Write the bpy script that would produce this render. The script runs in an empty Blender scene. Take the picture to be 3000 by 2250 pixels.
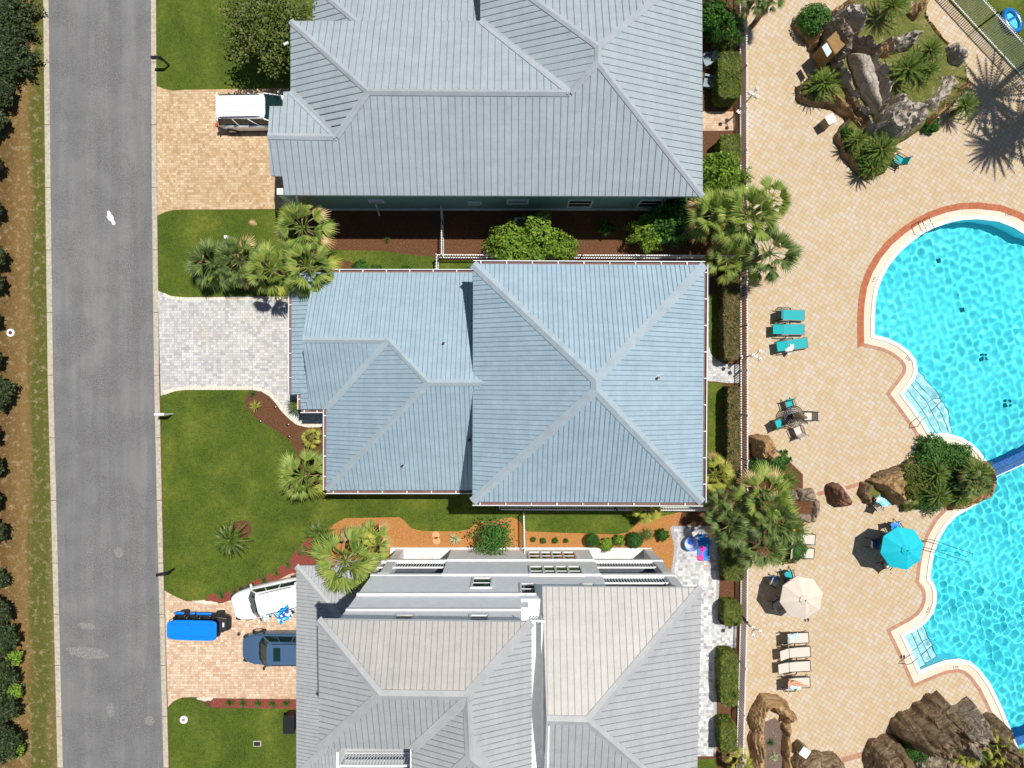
import bpy, bmesh, math, random
import numpy as np
from mathutils import Vector, Matrix, noise as mnoise
from mathutils.geometry import tessellate_polygon
R = math.radians
sc = bpy.context.scene
C = sc.collection
# ------------------------------------------------------------------ camera, sky, sun
HC = 43.4            # height the picture was taken from (m)
S = 48.0             # photo pixels per metre on the ground
cam = bpy.data.cameras.new('camera'); cam_o = bpy.data.objects.new('camera', cam); C.objects.link(cam_o)
cam_o.location = (0, 0, HC); cam.sensor_width = 36; cam.angle = 2*math.atan(1500/(S*HC)); cam.clip_end = 2000
sc.camera = cam_o
SDX, SDY = -0.28, -0.25      # shadow shift per metre of height
el = math.atan(1/math.hypot(SDX, SDY))
sv = Vector((-SDX, -SDY, 1)).normalized()
world = bpy.data.worlds.new('World'); sc.world = world; world.use_nodes = True
nt = world.node_tree; bg = nt.nodes['Background']
sky = nt.nodes.new('ShaderNodeTexSky'); sky.sky_type = 'NISHITA'; sky.sun_disc = False
sky.sun_elevation = el; sky.sun_rotation = math.atan2(sv.x, sv.y); sky.air_density = 1.0; sky.dust_density = .6; sky.ozone_density = 1.5
nt.links.new(sky.outputs[0], bg.inputs[0]); bg.inputs[1].default_value = 0.06
sun = bpy.data.lights.new('sun', 'SUN'); sun.energy = 5.0; sun.angle = R(.53); sun.color = (1, .955, .88)
sun_o = bpy.data.objects.new('sun', sun); C.objects.link(sun_o); sun_o.location = (0, 0, 60)
sun_o.rotation_euler = (-sv).to_track_quat('-Z', 'Y').to_euler(); sun.cycles.is_caustics_light = True
sc.view_settings.view_transform = 'Standard'; sc.view_settings.look = 'None'; sc.view_settings.gamma = 1
sc.view_settings.use_curve_mapping = False; sc.view_settings.exposure = 0.0
sc.cycles.max_bounces = 8; sc.cycles.use_denoising = True

# ------------------------------------------------------------------ coordinates
def P(px, py, z=0.0):
    """a photo pixel seen at height z -> world point"""
    k = (1-z/HC)/S
    return Vector(((px-1500)*k, -(py-1125)*k, z))
def G(x, y, z=0.0):
    """plan position in ground pixels from the point under the camera"""
    return Vector((x/S, -y/S, z))
def Q(rx, ry, zx, zy): return (rx+zx/2.765, ry+zy/2.765)

# ------------------------------------------------------------------ mesh builder
def tag(o, label=None, cat=None, group=None, kind=None):
    if label: o['label'] = label
    if cat: o['category'] = cat
    if group: o['group'] = group
    if kind: o['kind'] = kind
    return o
def thing(name, label, cat, loc=(0, 0, 0), rz=0, group=None):
    o = bpy.data.objects.new(name, None); C.objects.link(o); o.location = loc; o.rotation_euler = (0, 0, rz)
    o.empty_display_size = .3
    return tag(o, label, cat, group)
class MB:
    def __init__(s): s.v = []; s.f = []; s.m = []; s.mats = []; s.uv = {}
    def mi(s, m):
        if m not in s.mats: s.mats.append(m)
        return s.mats.index(m)
    def face(s, pts, m, uv=None):
        n = len(s.v); s.v += [tuple(p) for p in pts]; s.f.append(tuple(range(n, n+len(pts)))); s.m.append(s.mi(m))
        if uv: s.uv[len(s.f)-1] = uv
    def mesh(s, vs, fs, m):
        n = len(s.v); s.v += [tuple(p) for p in vs]; k = s.mi(m)
        for f in fs: s.f.append(tuple(i+n for i in f)); s.m.append(k)
    def hexa(s, b, t, m):
        n = len(b); s.mesh(list(b)+list(t), [tuple(range(n))[::-1], tuple(range(n, 2*n))]+[(i, (i+1) % n, n+(i+1) % n, n+i) for i in range(n)], m)
    def box(s, c, d, m, rz=0):
        x, y, z = d[0]/2, d[1]/2, d[2]/2; ca, sa = math.cos(rz), math.sin(rz)
        q = [(-x, -y), (x, -y), (x, y), (-x, y)]
        q = [(c[0]+a*ca-b*sa, c[1]+a*sa+b*ca) for a, b in q]
        s.hexa([(a, b, c[2]-z) for a, b in q], [(a, b, c[2]+z) for a, b in q], m)
    def b2(s, x0, x1, y0, y1, z0, z1, m):
        s.box(((x0+x1)/2, (y0+y1)/2, (z0+z1)/2), (abs(x1-x0), abs(y1-y0), abs(z1-z0)), m)
    def bar(s, a, b, w, h, m, up=(0, 0, 1)):
        a, b = Vector(a), Vector(b); d = (b-a)
        if d.length < 1e-6: return
        d.normalize(); up = Vector(up)
        if abs(d.dot(up)) > .99: up = Vector((1, 0, 0))
        x = d.cross(up).normalized()*w/2; y = x.cross(d).normalized()*h/2
        s.hexa([a-x-y, a+x-y, a+x+y, a-x+y], [b-x-y, b+x-y, b+x+y, b-x+y], m)
    def tube(s, pts, r, m, n=7, closed=False):
        pts = [Vector(p) for p in pts]; vs = []; L = len(pts)
        rr = r if isinstance(r, (list, tuple)) else [r]*L
        for i, p in enumerate(pts):
            a = pts[i-1] if (i > 0 or closed) else p; b = pts[(i+1) % L] if (i < L-1 or closed) else p
            d = (b-a).normalized(); u = Vector((0, 0, 1)) if abs(d.z) < .9 else Vector((1, 0, 0))
            x = d.cross(u).normalized(); y = x.cross(d).normalized()
            for k in range(n):
                t = 2*math.pi*k/n; vs.append(p+(x*math.cos(t)+y*math.sin(t))*rr[i])
        fs = []
        for i in range(L if closed else L-1):
            j = (i+1) % L
            for k in range(n): fs.append((i*n+k, i*n+(k+1) % n, j*n+(k+1) % n, j*n+k))
        if not closed: fs += [tuple(range(n))[::-1], tuple((L-1)*n+k for k in range(n))]
        s.mesh(vs, fs, m)
    def disc(s, c, r, z0, z1, m, n=20, r1=None):
        r1 = r if r1 is None else r1
        b = [(c[0]+r*math.cos(2*math.pi*k/n), c[1]+r*math.sin(2*math.pi*k/n), z0) for k in range(n)]
        t = [(c[0]+r1*math.cos(2*math.pi*k/n), c[1]+r1*math.sin(2*math.pi*k/n), z1) for k in range(n)]
        s.hexa(b, t, m)
    def sphere(s, c, r, m, n=10, sq=1.0):
        vs = [(c[0], c[1], c[2]-r*sq)]; fs = []
        for i in range(1, n//2+1):
            a = math.pi*i/(n//2+1)
            for k in range(n):
                t = 2*math.pi*k/n; vs.append((c[0]+r*math.sin(a)*math.cos(t), c[1]+r*math.sin(a)*math.sin(t), c[2]-r*sq*math.cos(a)))
        vs.append((c[0], c[1], c[2]+r*sq)); L = n//2
        for k in range(n):
            fs.append((0, 1+(k+1) % n, 1+k)); fs.append((len(vs)-1, 1+(L-1)*n+k, 1+(L-1)*n+(k+1) % n))
            for i in range(L-1): fs.append((1+i*n+k, 1+i*n+(k+1) % n, 1+(i+1)*n+(k+1) % n, 1+(i+1)*n+k))
        s.mesh(vs, fs, m)
    def prism(s, poly, z0, z1, m, side=None):
        tri = tessellate_polygon([[Vector((p[0], p[1], 0)) for p in poly]])
        s.mesh([(p[0], p[1], z1) for p in poly], tri, m)
        n = len(poly)
        for i in range(n):
            a, b = poly[i], poly[(i+1) % n]
            s.face([(a[0], a[1], z0), (b[0], b[1], z0), (b[0], b[1], z1), (a[0], a[1], z1)], side or m)
    def sheet(s, loops, z, m):
        vl = [[Vector((p[0], p[1], 0)) for p in l] for l in loops]
        tri = tessellate_polygon(vl); vs = [(p[0], p[1], z) for l in loops for p in l]
        out = []
        for t in tri:
            a, b, c = (Vector(vs[i]) for i in t)
            out.append(t if (b-a).cross(c-a).z > 0 else t[::-1])
        s.mesh(vs, out, m)
    def build(s, name, parent=None, smooth=False, world=False, bevel=0):
        me = bpy.data.meshes.new(name)
        off = Vector(parent.location) if (parent and world) else Vector((0, 0, 0))
        me.from_pydata([tuple(Vector(v)-off) for v in s.v] if world and parent else s.v, [], s.f)
        for m in s.mats: me.materials.append(m)
        me.polygons.foreach_set('material_index', s.m)
        if s.uv:
            ul = me.uv_layers.new(name='UVMap')
            for fi, uv in s.uv.items():
                for li, u in zip(me.polygons[fi].loop_indices, uv): ul.data[li].uv = u
        if smooth: me.shade_smooth()
        me.update()
        o = bpy.data.objects.new(name, me); C.objects.link(o)
        if parent: o.parent = parent
        if bevel:
            bv = o.modifiers.new('bevel', 'BEVEL'); bv.width = bevel; bv.segments = 2; bv.limit_method = 'ANGLE'
        return o
def copy_tree(o, parent=None):
    c = o.copy(); C.objects.link(c); c.parent = parent
    for ch in list(o.children): copy_tree(ch, c)
    return c
def chaikin(p, n=2, closed=True):
    for _ in range(n):
        q = []; L = len(p)
        if not closed: q.append(p[0])
        for i in range(L if closed else L-1):
            a, b = p[i], p[(i+1) % L]
            q += [tuple(.75*a[k]+.25*b[k] for k in range(2)), tuple(.25*a[k]+.75*b[k] for k in range(2))]
        if not closed: q.append(p[-1])
        p = q
    return p

# ------------------------------------------------------------------ materials
def nodes(name):
    m = bpy.data.materials.new(name); m.use_nodes = True; t = m.node_tree
    return m, t, t.nodes['Principled BSDF']
def N(t, kind, **kw):
    n = t.nodes.new(kind)
    for k, v in kw.items():
        if k in n.inputs.keys() if isinstance(k, str) else False: n.inputs[k].default_value = v
        else: setattr(n, k, v)
    return n
def coords(t, scale=(1, 1, 1), rot=0, uv=False):
    if uv: src = t.nodes.new('ShaderNodeUVMap').outputs[0]
    else: src = t.nodes.new('ShaderNodeNewGeometry').outputs['Position']
    mp = t.nodes.new('ShaderNodeMapping'); mp.inputs['Scale'].default_value = scale; mp.inputs['Rotation'].default_value = (0, 0, rot)
    t.links.new(src, mp.inputs[0]); return mp.outputs[0]
def ntex(t, co, scale, detail=4, rough=.6, dist=0):
    n = t.nodes.new('ShaderNodeTexNoise'); n.inputs['Scale'].default_value = scale; n.inputs['Detail'].default_value = detail
    n.inputs['Roughness'].default_value = rough; n.inputs['Distortion'].default_value = dist; t.links.new(co, n.inputs['Vector']); return n.outputs[0]
def ramp(t, fac, stops, interp='LINEAR'):
    r = t.nodes.new('ShaderNodeValToRGB'); r.color_ramp.interpolation = interp; e = r.color_ramp.elements
    while len(e) < len(stops): e.new(.5)
    for x, (p, c) in zip(e, stops): x.position = p; x.color = (*c, 1) if len(c) == 3 else c
    t.links.new(fac, r.inputs[0]); return r.outputs[0]
def mixc(t, fac, a, b, mode='MIX'):
    n = t.nodes.new('ShaderNodeMix'); n.data_type = 'RGBA'; n.blend_type = mode
    for s_, v in ((0, fac), (6, a), (7, b)):
        if hasattr(v, 'links') or hasattr(v, 'is_linked'): t.links.new(v, n.inputs[s_])
        elif isinstance(v, (int, float)): n.inputs[s_].default_value = v
        else: n.inputs[s_].default_value = (*v, 1)
    return n.outputs[2]
def bump(t, b, h, strength=.3, dist=.02):
    n = t.nodes.new('ShaderNodeBump'); n.inputs['Strength'].default_value = strength; n.inputs['Distance'].default_value = dist
    t.links.new(h, n.inputs['Height']); t.links.new(n.outputs[0], b.inputs['Normal'])
def mat(name, col, rough=.6, var=.12, scale=3, metal=0, bmp=0, spec=None, bscale=None):
    m, t, b = nodes(name); b.inputs['Roughness'].default_value = rough; b.inputs['Metallic'].default_value = metal
    if spec is not None: b.inputs['Specular IOR Level'].default_value = spec
    co = coords(t); n = ntex(t, co, scale)
    lo = tuple(c*(1-var) for c in col); hi = tuple(min(1, c*(1+var)) for c in col)
    t.links.new(ramp(t, n, [(.3, lo), (.7, hi)]), b.inputs['Base Color'])
    if bmp: bump(t, b, ntex(t, co, bscale or scale*6), bmp, .02)
    return m
def leafmat(name, cols, trans=.3, rough=.55):
    m = bpy.data.materials.new(name); m.use_nodes = True; t = m.node_tree; t.nodes.clear()
    g = t.nodes.new('ShaderNodeNewGeometry'); c = ramp(t, g.outputs['Random Per Island'], [(i/(len(cols)-1), x) for i, x in enumerate(cols)])
    n = ntex(t, coords(t), 2.2, 3); c = mixc(t, ramp(t, n, [(.35, (0, 0, 0)), (.7, (.35, .35, .35))]), c, tuple(min(1, 1.7*v) for v in cols[-1]))
    d = t.nodes.new('ShaderNodeBsdfPrincipled'); d.inputs['Roughness'].default_value = rough; d.inputs['Specular IOR Level'].default_value = .35
    tr = t.nodes.new('ShaderNodeBsdfTranslucent'); mx = t.nodes.new('ShaderNodeMixShader'); mx.inputs[0].default_value = trans
    o = t.nodes.new('ShaderNodeOutputMaterial')
    t.links.new(c, d.inputs['Base Color']); t.links.new(c, tr.inputs[0]); t.links.new(d.outputs[0], mx.inputs[1]); t.links.new(tr.outputs[0], mx.inputs[2]); t.links.new(mx.outputs[0], o.inputs[0])
    return m
def paver(name, w, h, cols, mortar, rot=0, offset=.5, uv=False, msize=.02, stain=None, rough=.8, mixsize=False, wx=1.0):
    m, t, b = nodes(name); b.inputs['Roughness'].default_value = rough; b.inputs['Specular IOR Level'].default_value = .25
    co = coords(t, rot=rot, uv=uv)
    def brick(w, h, off, sq=1, sf=2):
        k = t.nodes.new('ShaderNodeTexBrick'); k.offset = off; k.squash = sq; k.squash_frequency = sf
        k.inputs['Color1'].default_value = (0, 0, 0, 1); k.inputs['Color2'].default_value = (1, 1, 1, 1); k.inputs['Mortar'].default_value = (.5, .5, .5, 1)
        k.inputs['Scale'].default_value = 1; k.inputs['Mortar Size'].default_value = msize*.5; k.inputs['Mortar Smooth'].default_value = .3
        k.inputs['Brick Width'].default_value = w; k.inputs['Row Height'].default_value = h; t.links.new(co, k.inputs[0]); return k
    k = brick(w, h, offset, *((.62, 2) if mixsize else (1, 2)))
    tone = k.outputs[0]
    big = ntex(t, co, .35, 3)
    c = ramp(t, tone, [(i/(len(cols)-1), x) for i, x in enumerate(cols)], 'LINEAR')
    fine = ntex(t, co, 9, 8, .85)
    c = mixc(t, .3, c, ramp(t, fine, [(.3, (.35,)*3), (.7, (1, 1, 1))]), 'MULTIPLY')
    c = mixc(t, ramp(t, big, [(.4, (0, 0, 0)), (.75, (.45, .45, .45))]), c, tuple(v*.82 for v in cols[0]))
    if stain:
        s_ = ntex(t, co, .55, 5, .65); c = mixc(t, ramp(t, s_, [(.56, (0, 0, 0)), (.72, (.6, .6, .6))]), c, stain)
    c = mixc(t, k.outputs[1], c, mortar)
    t.links.new(c, b.inputs['Base Color'])
    inv = t.nodes.new('ShaderNodeMath'); inv.operation = 'SUBTRACT'; inv.inputs[0].default_value = 1; t.links.new(k.outputs[1], inv.inputs[1])
    bump(t, b, inv.outputs[0], .5, .008)
    return m
def grass(name, stops, scale=1.0, dirt=None):
    m, t, b = nodes(name); b.inputs['Roughness'].default_value = .9; b.inputs['Specular IOR Level'].default_value = .15
    co = coords(t); a = ntex(t, co, .45*scale, 5, .6, .3); f = ntex(t, co, 4, 8, .8); ff = ntex(t, co, 17, 6, .85)
    c = ramp(t, a, stops)
    c = mixc(t, ramp(t, f, [(.32, (.8,)*3), (.58, (0, 0, 0))]), c, tuple(v*.5 for v in stops[0][1]))
    c = mixc(t, ramp(t, ff, [(.45, (0,)*3), (.75, (.7,)*3)]), c, tuple(min(1, v*1.7) for v in stops[-1][1]))
    if dirt:
        d = ntex(t, co, dirt[1], 6, .75); c = mixc(t, ramp(t, d, [(dirt[2], (0,)*3), (dirt[2]+.07, (1,)*3)]), c, dirt[0])
    t.links.new(c, b.inputs['Base Color']); bump(t, b, ff, .9, .05); return m
def mulch(name, a, b_, c_):
    m, t, b = nodes(name); b.inputs['Roughness'].default_value = .95; b.inputs['Specular IOR Level'].default_value = .1
    co = coords(t); n = ntex(t, co, 11, 9, .85); g = ntex(t, co, 1.1, 5)
    c = ramp(t, n, [(.3, a), (.5, b_), (.7, c_)]); c = mixc(t, ramp(t, g, [(.4, (0,)*3), (.7, (.5,)*3)]), c, b_)
    t.links.new(c, b.inputs['Base Color']); bump(t, b, n, .9, .05); return m
def roofmat(name, col, dark=1.0, wave=.35, rib=None):
    m, t, b = nodes(name); b.inputs['Roughness'].default_value = .42; b.inputs['Specular IOR Level'].default_value = .4
    co = coords(t); n = ntex(t, co, 1.3, 8, .8); f = ntex(t, co, 12, 6, .8)
    c = ramp(t, n, [(.3, tuple(v*.86*dark for v in col)), (.7, tuple(min(1, v*1.1*dark) for v in col))])
    c = mixc(t, .16, c, ramp(t, f, [(.3, (.5,)*3), (.7, (1,)*3)]), 'MULTIPLY')
    for sc_ in ((.12, 3.2, .1), (3.2, .12, .1)):
        k = ntex(t, coords(t, sc_), 1.0, 4, .7); c = mixc(t, .5, c, ramp(t, k, [(.38, (.90,)*3), (.6, (1.0,)*3)]), 'MULTIPLY')
    t.links.new(c, b.inputs['Base Color']); bump(t, b, n, .25, wave*.1); return m

M = {}
M['asphalt'] = None
def asphalt():
    m, t, b = nodes('asphalt'); b.inputs['Roughness'].default_value = .85; b.inputs['Specular IOR Level'].default_value = .25
    co = coords(t); f = ntex(t, co, 13, 6, .85); g = ntex(t, co, .5, 5, .6)
    st = coords(t, (1, .06, 1)); s2 = ntex(t, st, 1.3, 3)
    c = ramp(t, f, [(.34, (.085, .085, .09)), (.5, (.158, .158, .16)), (.66, (.30, .295, .29))])
    c = mixc(t, ramp(t, g, [(.42, (0,)*3), (.62, (.65,)*3)]), c, (.225, .225, .225))
    c = mixc(t, ramp(t, s2, [(.4, (.3,)*3), (.6, (0,)*3)]), c, (.095, .095, .102))
    pat = ntex(t, coords(t, (1, .35, 1)), .8, 6, .7); c = mixc(t, ramp(t, pat, [(.55, (0,)*3), (.8, (.5,)*3)]), c, (.12, .115, .11))
    t.links.new(c, b.inputs['Base Color']); bump(t, b, f, .5, .01); return m
M['asphalt'] = asphalt()
M['kerb'] = mat('kerb_concrete', (.44, .395, .31), .85, .25, 6, bmp=.4)
M['lawn'] = grass('lawn_grass', [(.3, (.030, .064, .008)), (.5, (.068, .112, .012)), (.72, (.155, .18, .028))])
def vergemat():
    m, t, b = nodes('verge_grass'); b.inputs['Roughness'].default_value = .95; b.inputs['Specular IOR Level'].default_value = .1
    g = t.nodes.new('ShaderNodeNewGeometry'); sx = t.nodes.new('ShaderNodeSeparateXYZ'); t.links.new(g.outputs[0], sx.inputs[0])
    co = coords(t); n = ntex(t, coords(t, (1, .22, 1)), .9, 6, .65); f = ntex(t, co, 9, 8, .85); q = ntex(t, co, 2.6, 7, .8)
    ad = t.nodes.new('ShaderNodeMath'); ad.operation = 'MULTIPLY_ADD'; t.links.new(n, ad.inputs[0]); ad.inputs[1].default_value = 2.2; t.links.new(sx.outputs[0], ad.inputs[2])
    mr = t.nodes.new('ShaderNodeMapRange'); mr.inputs[1].default_value = -29.9; mr.inputs[2].default_value = -26.6; t.links.new(ad.outputs[0], mr.inputs[0])
    c = ramp(t, mr.outputs[0], [(.0, (.17, .095, .035)), (.38, (.28, .17, .065)), (.55, (.125, .125, .028)), (.74, (.115, .13, .024)), (.95, (.21, .165, .06))])
    c = mixc(t, ramp(t, f, [(.35, (.75,)*3), (.6, (0,)*3)]), c, (.045, .045, .012)); c = mixc(t, ramp(t, q, [(.52, (0,)*3), (.64, (.75,)*3)]), c, (.38, .30, .18))
    t.links.new(c, b.inputs['Base Color']); bump(t, b, f, .9, .05); return m
M['verge'] = vergemat() or grass('verge_grass', [(.3, (.06, .085, .016)), (.47, (.115, .125, .026)), (.6, (.20, .145, .048)), (.75, (.28, .18, .07))], 1.6, ((.47, .38, .24), 3.5, .62))
M['bedgrass'] = grass('bed_grass', [(.3, (.06, .09, .015)), (.5, (.12, .15, .03)), (.72, (.25, .22, .08))], 2.5, ((.42, .33, .22), 1.8, .58))
M['straw'] = mulch('pine_straw', (.20, .08, .02), (.42, .19, .06), (.66, .38, .16))
M['mulch'] = mulch('brown_mulch', (.04, .018, .01), (.125, .058, .03), (.30, .155, .09))
M['redmulch'] = mulch('red_mulch', (.09, .02, .014), (.24, .06, .045), (.38, .14, .11))
M['tanp'] = paver('tan_pavers', .22, .15, [(.45, .30, .165), (.56, .395, .23), (.63, .465, .295), (.71, .56, .38)], (.36, .24, .14), msize=.013, stain=(.40, .22, .07), mixsize=True)
M['tanp2'] = paver('peach_pavers', .22, .15, [(.54, .36, .24), (.66, .47, .32), (.73, .55, .40), (.81, .66, .51)], (.38, .26, .18), msize=.013, mixsize=True)
M['greyp'] = paver('grey_pavers', .24, .16, [(.42, .42, .43), (.55, .54, .53), (.63, .62, .60), (.72, .71, .69)], (.27, .26, .25), msize=.013, stain=(.56, .46, .32), mixsize=True)
M['patiop'] = paver('patio_pavers', .26, .17, [(.34, .345, .355), (.56, .56, .56), (.68, .68, .68), (.77, .77, .77)], (.42, .42, .41), msize=.010, mixsize=True)
M['pborder'] = mat('paver_border', (.36, .36, .37), .85, .2, 8)
M['lborder'] = mat('paver_light_border', (.66, .60, .50), .85, .2, 8)
M['deck'] = paver('deck_tiles', .255, .255, [(.565, .43, .265), (.59, .46, .295), (.605, .495, .37), (.605, .525, .44)], (.34, .245, .15), rot=R(31), offset=0, msize=.024)
M['brickedge'] = paver('brick_edging', .1, .2, [(.42, .125, .05), (.54, .19, .09)], (.30, .13, .09), uv=True, offset=0, msize=.014)
M['brickedge2'] = paver('pale_brick_edging', .1, .24, [(.45, .21, .14), (.55, .30, .20)], (.36, .22, .16), uv=True, offset=0, msize=.014)
M['coping'] = paver('coping_slab', 1.0, 3, [(.72, .62, .49), (.77, .69, .57)], (.55, .45, .34), uv=True, offset=0, msize=.014)
M['nosing'] = mat('white_nosing', (.80, .80, .78), .5, .04)
M['white'] = mat('white_paint', (.77, .78, .79), .5, .05)
M['whitewall'] = mat('white_siding', (.90, .905, .92), .6, .06, 2, bmp=.15)
M['porchfloor'] = mat('porch_concrete', (.66, .67, .66), .8, .12)
M['greenwall'] = mat('sage_siding', (.19, .36, .32), .6, .08)
M['bluewall'] = mat('blue_siding', (.42, .52, .60), .6, .08)
M['roof1'] = roofmat('grey_blue_metal_roof', (.375, .43, .465))
M['seam1'] = roofmat('grey_blue_seam_shade', (.19, .245, .275))  # darker than the panels: the rib's shadow line put into its colour
M['roof2'] = roofmat('sky_blue_metal_roof', (.35, .465, .55))
M['seam2'] = roofmat('sky_blue_seam_shade', (.18, .285, .36))  # shadow line along each rib, painted as a darker blue
M['cap2'] = roofmat('roof_cap', (.39, .475, .53))
M['cap1'] = roofmat('grey_roof_cap', (.41, .46, .49))
M['roof3'] = roofmat('weathered_metal_roof', (.41, .425, .435))
M['seam3'] = roofmat('weathered_seam_shade', (.25, .265, .28))  # rib shading painted in as a darker grey
M['roof3b'] = roofmat('aged_metal_roof', (.43, .415, .395))
M['cap3'] = roofmat('weathered_roof_cap', (.43, .44, .45))
M['dark'] = mat('dark_void', (.02, .022, .025), .8)
M['black'] = mat('black_plastic', (.018, .018, .02), .35, spec=.5)
M['rubber'] = mat('tyre_rubber', (.02, .02, .02), .8)
M['frame'] = mat('dark_bronze_frame', (.03, .022, .02), .4)
M['steel'] = mat('polished_steel', (.35, .37, .40), .2, metal=.9)
M['chrome'] = mat('rim_metal', (.5, .5, .52), .25, metal=.9)
M['teal'] = mat('teal_sling', (.0, .36, .39), .7, .08, 20)
M['beige'] = mat('beige_sling', (.60, .545, .47), .75, .06, 20)
M['tealcanvas'] = mat('turquoise_canvas', (.0, .50, .62), .75, .05)
M['beigecanvas'] = mat('beige_canvas', (.66, .58, .49), .75, .05)
M['skin'] = mat('skin', (.62, .30, .17), .5, .05)
M['red'] = mat('red_swimwear', (.75, .05, .04), .6, .05)
M['hair'] = mat('dark_hair', (.05, .03, .02), .6)
M['carwhite'] = mat('white_car_paint', (.84, .86, .88), .2, .01, spec=.6)
M['carblue'] = mat('steel_blue_car_paint', (.09, .17, .30), .22, .03, metal=.35)
M['blue'] = mat('bright_blue_plastic', (.0, .21, .80), .4, .02)
M['matblue'] = mat('blue_foam', (.0, .22, .72), .6, .03)
M['pink'] = mat('pink_fabric', (.85, .02, .35), .6)
M['orange'] = mat('orange_plastic', (.9, .2, .02), .5)
M['wood'] = mat('bark', (.20, .14, .09), .9, .3, 8, bmp=.5)
M['grass_dead'] = leafmat('dead_fronds', [(.36, .22, .08), (.50, .33, .14), (.62, .47, .24)], .2)
M['palm'] = leafmat('palm_fronds', [(.055, .13, .015), (.12, .22, .03), (.22, .32, .06), (.36, .38, .09)])
M['palmy'] = leafmat('yellow_palm_fronds', [(.12, .2, .02), (.3, .36, .05), (.52, .46, .10)])
M['palmd'] = leafmat('dark_palm_fronds', [(.025, .06, .012), (.055, .11, .022), (.12, .19, .045), (.24, .30, .10)])
M['sago'] = leafmat('sago_fronds', [(.015, .042, .006), (.035, .08, .010), (.085, .15, .018), (.17, .23, .04)], .15, .4)
M['shrub'] = leafmat('dark_shrub_leaves', [(.02, .075, .012), (.045, .14, .02), (.09, .22, .03)])
M['shrubl'] = leafmat('bright_shrub_leaves', [(.07, .16, .015), (.16, .30, .03), (.32, .44, .06)])
M['hedge'] = leafmat('hedge_leaves', [(.035, .06, .01), (.09, .13, .015), (.17, .19, .03)])
M['hedgeb'] = leafmat('bronze_hedge_leaves', [(.045, .06, .015), (.10, .11, .02), (.22, .14, .06)])
M['tree'] = leafmat('tree_leaves', [(.035, .06, .01), (.08, .12, .018), (.18, .205, .04)])
M['pine'] = leafmat('shaded_pine_needles', [(.010, .020, .007), (.022, .04, .012), (.05, .075, .02)], .1)  # needles darkened to stand in for tree shade on the verge
M['core'] = mat('foliage_core', (.02, .04, .01), .9)
M['yucca'] = leafmat('striped_leaves', [(.12, .22, .08), (.45, .50, .25), (.62, .64, .40)])
def glass(name, col=(.02, .035, .035)):
    m, t, b = nodes(name); b.inputs['Base Color'].default_value = (*col, 1); b.inputs['Roughness'].default_value = .04; b.inputs['Specular IOR Level'].default_value = .8; return m
M['glass'] = glass('window_glass'); M['cglass'] = glass('car_glass', (.010, .03, .03)); M['cglass'].node_tree.nodes['Principled BSDF'].inputs['Specular IOR Level'].default_value = .35
def rockmat(name, a, b_, c_, crack=.5):
    m, t, b = nodes(name); b.inputs['Roughness'].default_value = .9; b.inputs['Specular IOR Level'].default_value = .15
    co = coords(t); co2 = coords(t, (1, 1, 3.0))
    n = ntex(t, co2, 1.6, 9, .65, .8); f = ntex(t, co, 14, 8, .75)
    v = t.nodes.new('ShaderNodeTexVoronoi'); v.feature = 'DISTANCE_TO_EDGE'; v.inputs['Scale'].default_value = 1.1
    wn = mixc(t, .25, co, n); t.links.new(wn, v.inputs['Vector'])
    c = ramp(t, n, [(.32, a), (.5, b_), (.68, c_)])
    c = mixc(t, ramp(t, f, [(.3, (.6,)*3), (.6, (0,)*3)]), c, tuple(x*.4 for x in a))
    c = mixc(t, ramp(t, v.outputs[0], [(.0, (crack,)*3), (.06, (0,)*3)]), c, tuple(x*.35 for x in a))
    t.links.new(c, b.inputs['Base Color'])
    ad = t.nodes.new('ShaderNodeMath'); ad.operation = 'MULTIPLY_ADD'; t.links.new(n, ad.inputs[0]); ad.inputs[1].default_value = 2.; t.links.new(f, ad.inputs[2])
    bump(t, b, ad.outputs[0], .8, .12); return m
M['rockg'] = rockmat('grey_rock', (.20, .145, .10), (.42, .335, .25), (.64, .57, .48))
M['rockp'] = rockmat('pale_rock', (.34, .27, .20), (.58, .51, .43), (.76, .71, .63))
M['rockt'] = rockmat('tan_rock', (.30, .17, .07), (.56, .36, .18), (.74, .54, .32))
M['rockb'] = rockmat('brown_rock', (.14, .09, .05), (.30, .21, .125), (.48, .37, .25))
M['rockr'] = rockmat('reddish_rock', (.13, .055, .035), (.28, .14, .09), (.45, .27, .19))
M['stucco'] = mat('ochre_stucco', (.28, .17, .06), .9, .15, 4, bmp=.3)
M['tilewall'] = mat('pool_plaster', (.30, .80, .92), .7, .05, 1)
def poolfloor():
    m, t, b = nodes('pool_floor_plaster'); b.inputs['Roughness'].default_value = .8
    co = coords(t); n = ntex(t, co, .25, 3)
    t.links.new(ramp(t, n, [(.35, (.075, .73, .82)), (.7, (.13, .80, .87))]), b.inputs['Base Color']); return m
M['floor'] = poolfloor()
M['stepm'] = mat('pool_step_plaster', (.55, .80, .82), .8, .06, 2)
M['bluetile'] = paver('blue_tile', .1, .1, [(.01, .06, .28), (.03, .16, .45)], (.1, .25, .5), uv=False, offset=0, msize=.012, rot=R(31))
M['stepline'] = mat('dark_tile_line', (.01, .10, .20), .5)
M['drain'] = mat('drain_grate', (.02, .52, .58), .5)
def watermat():
    m, t, b = nodes('pool_water'); b.inputs['Base Color'].default_value = (.86, .985, 1, 1); b.inputs['Roughness'].default_value = 0
    b.inputs['Transmission Weight'].default_value = 1; b.inputs['IOR'].default_value = 1.33
    return m
M['water'] = watermat()
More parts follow.
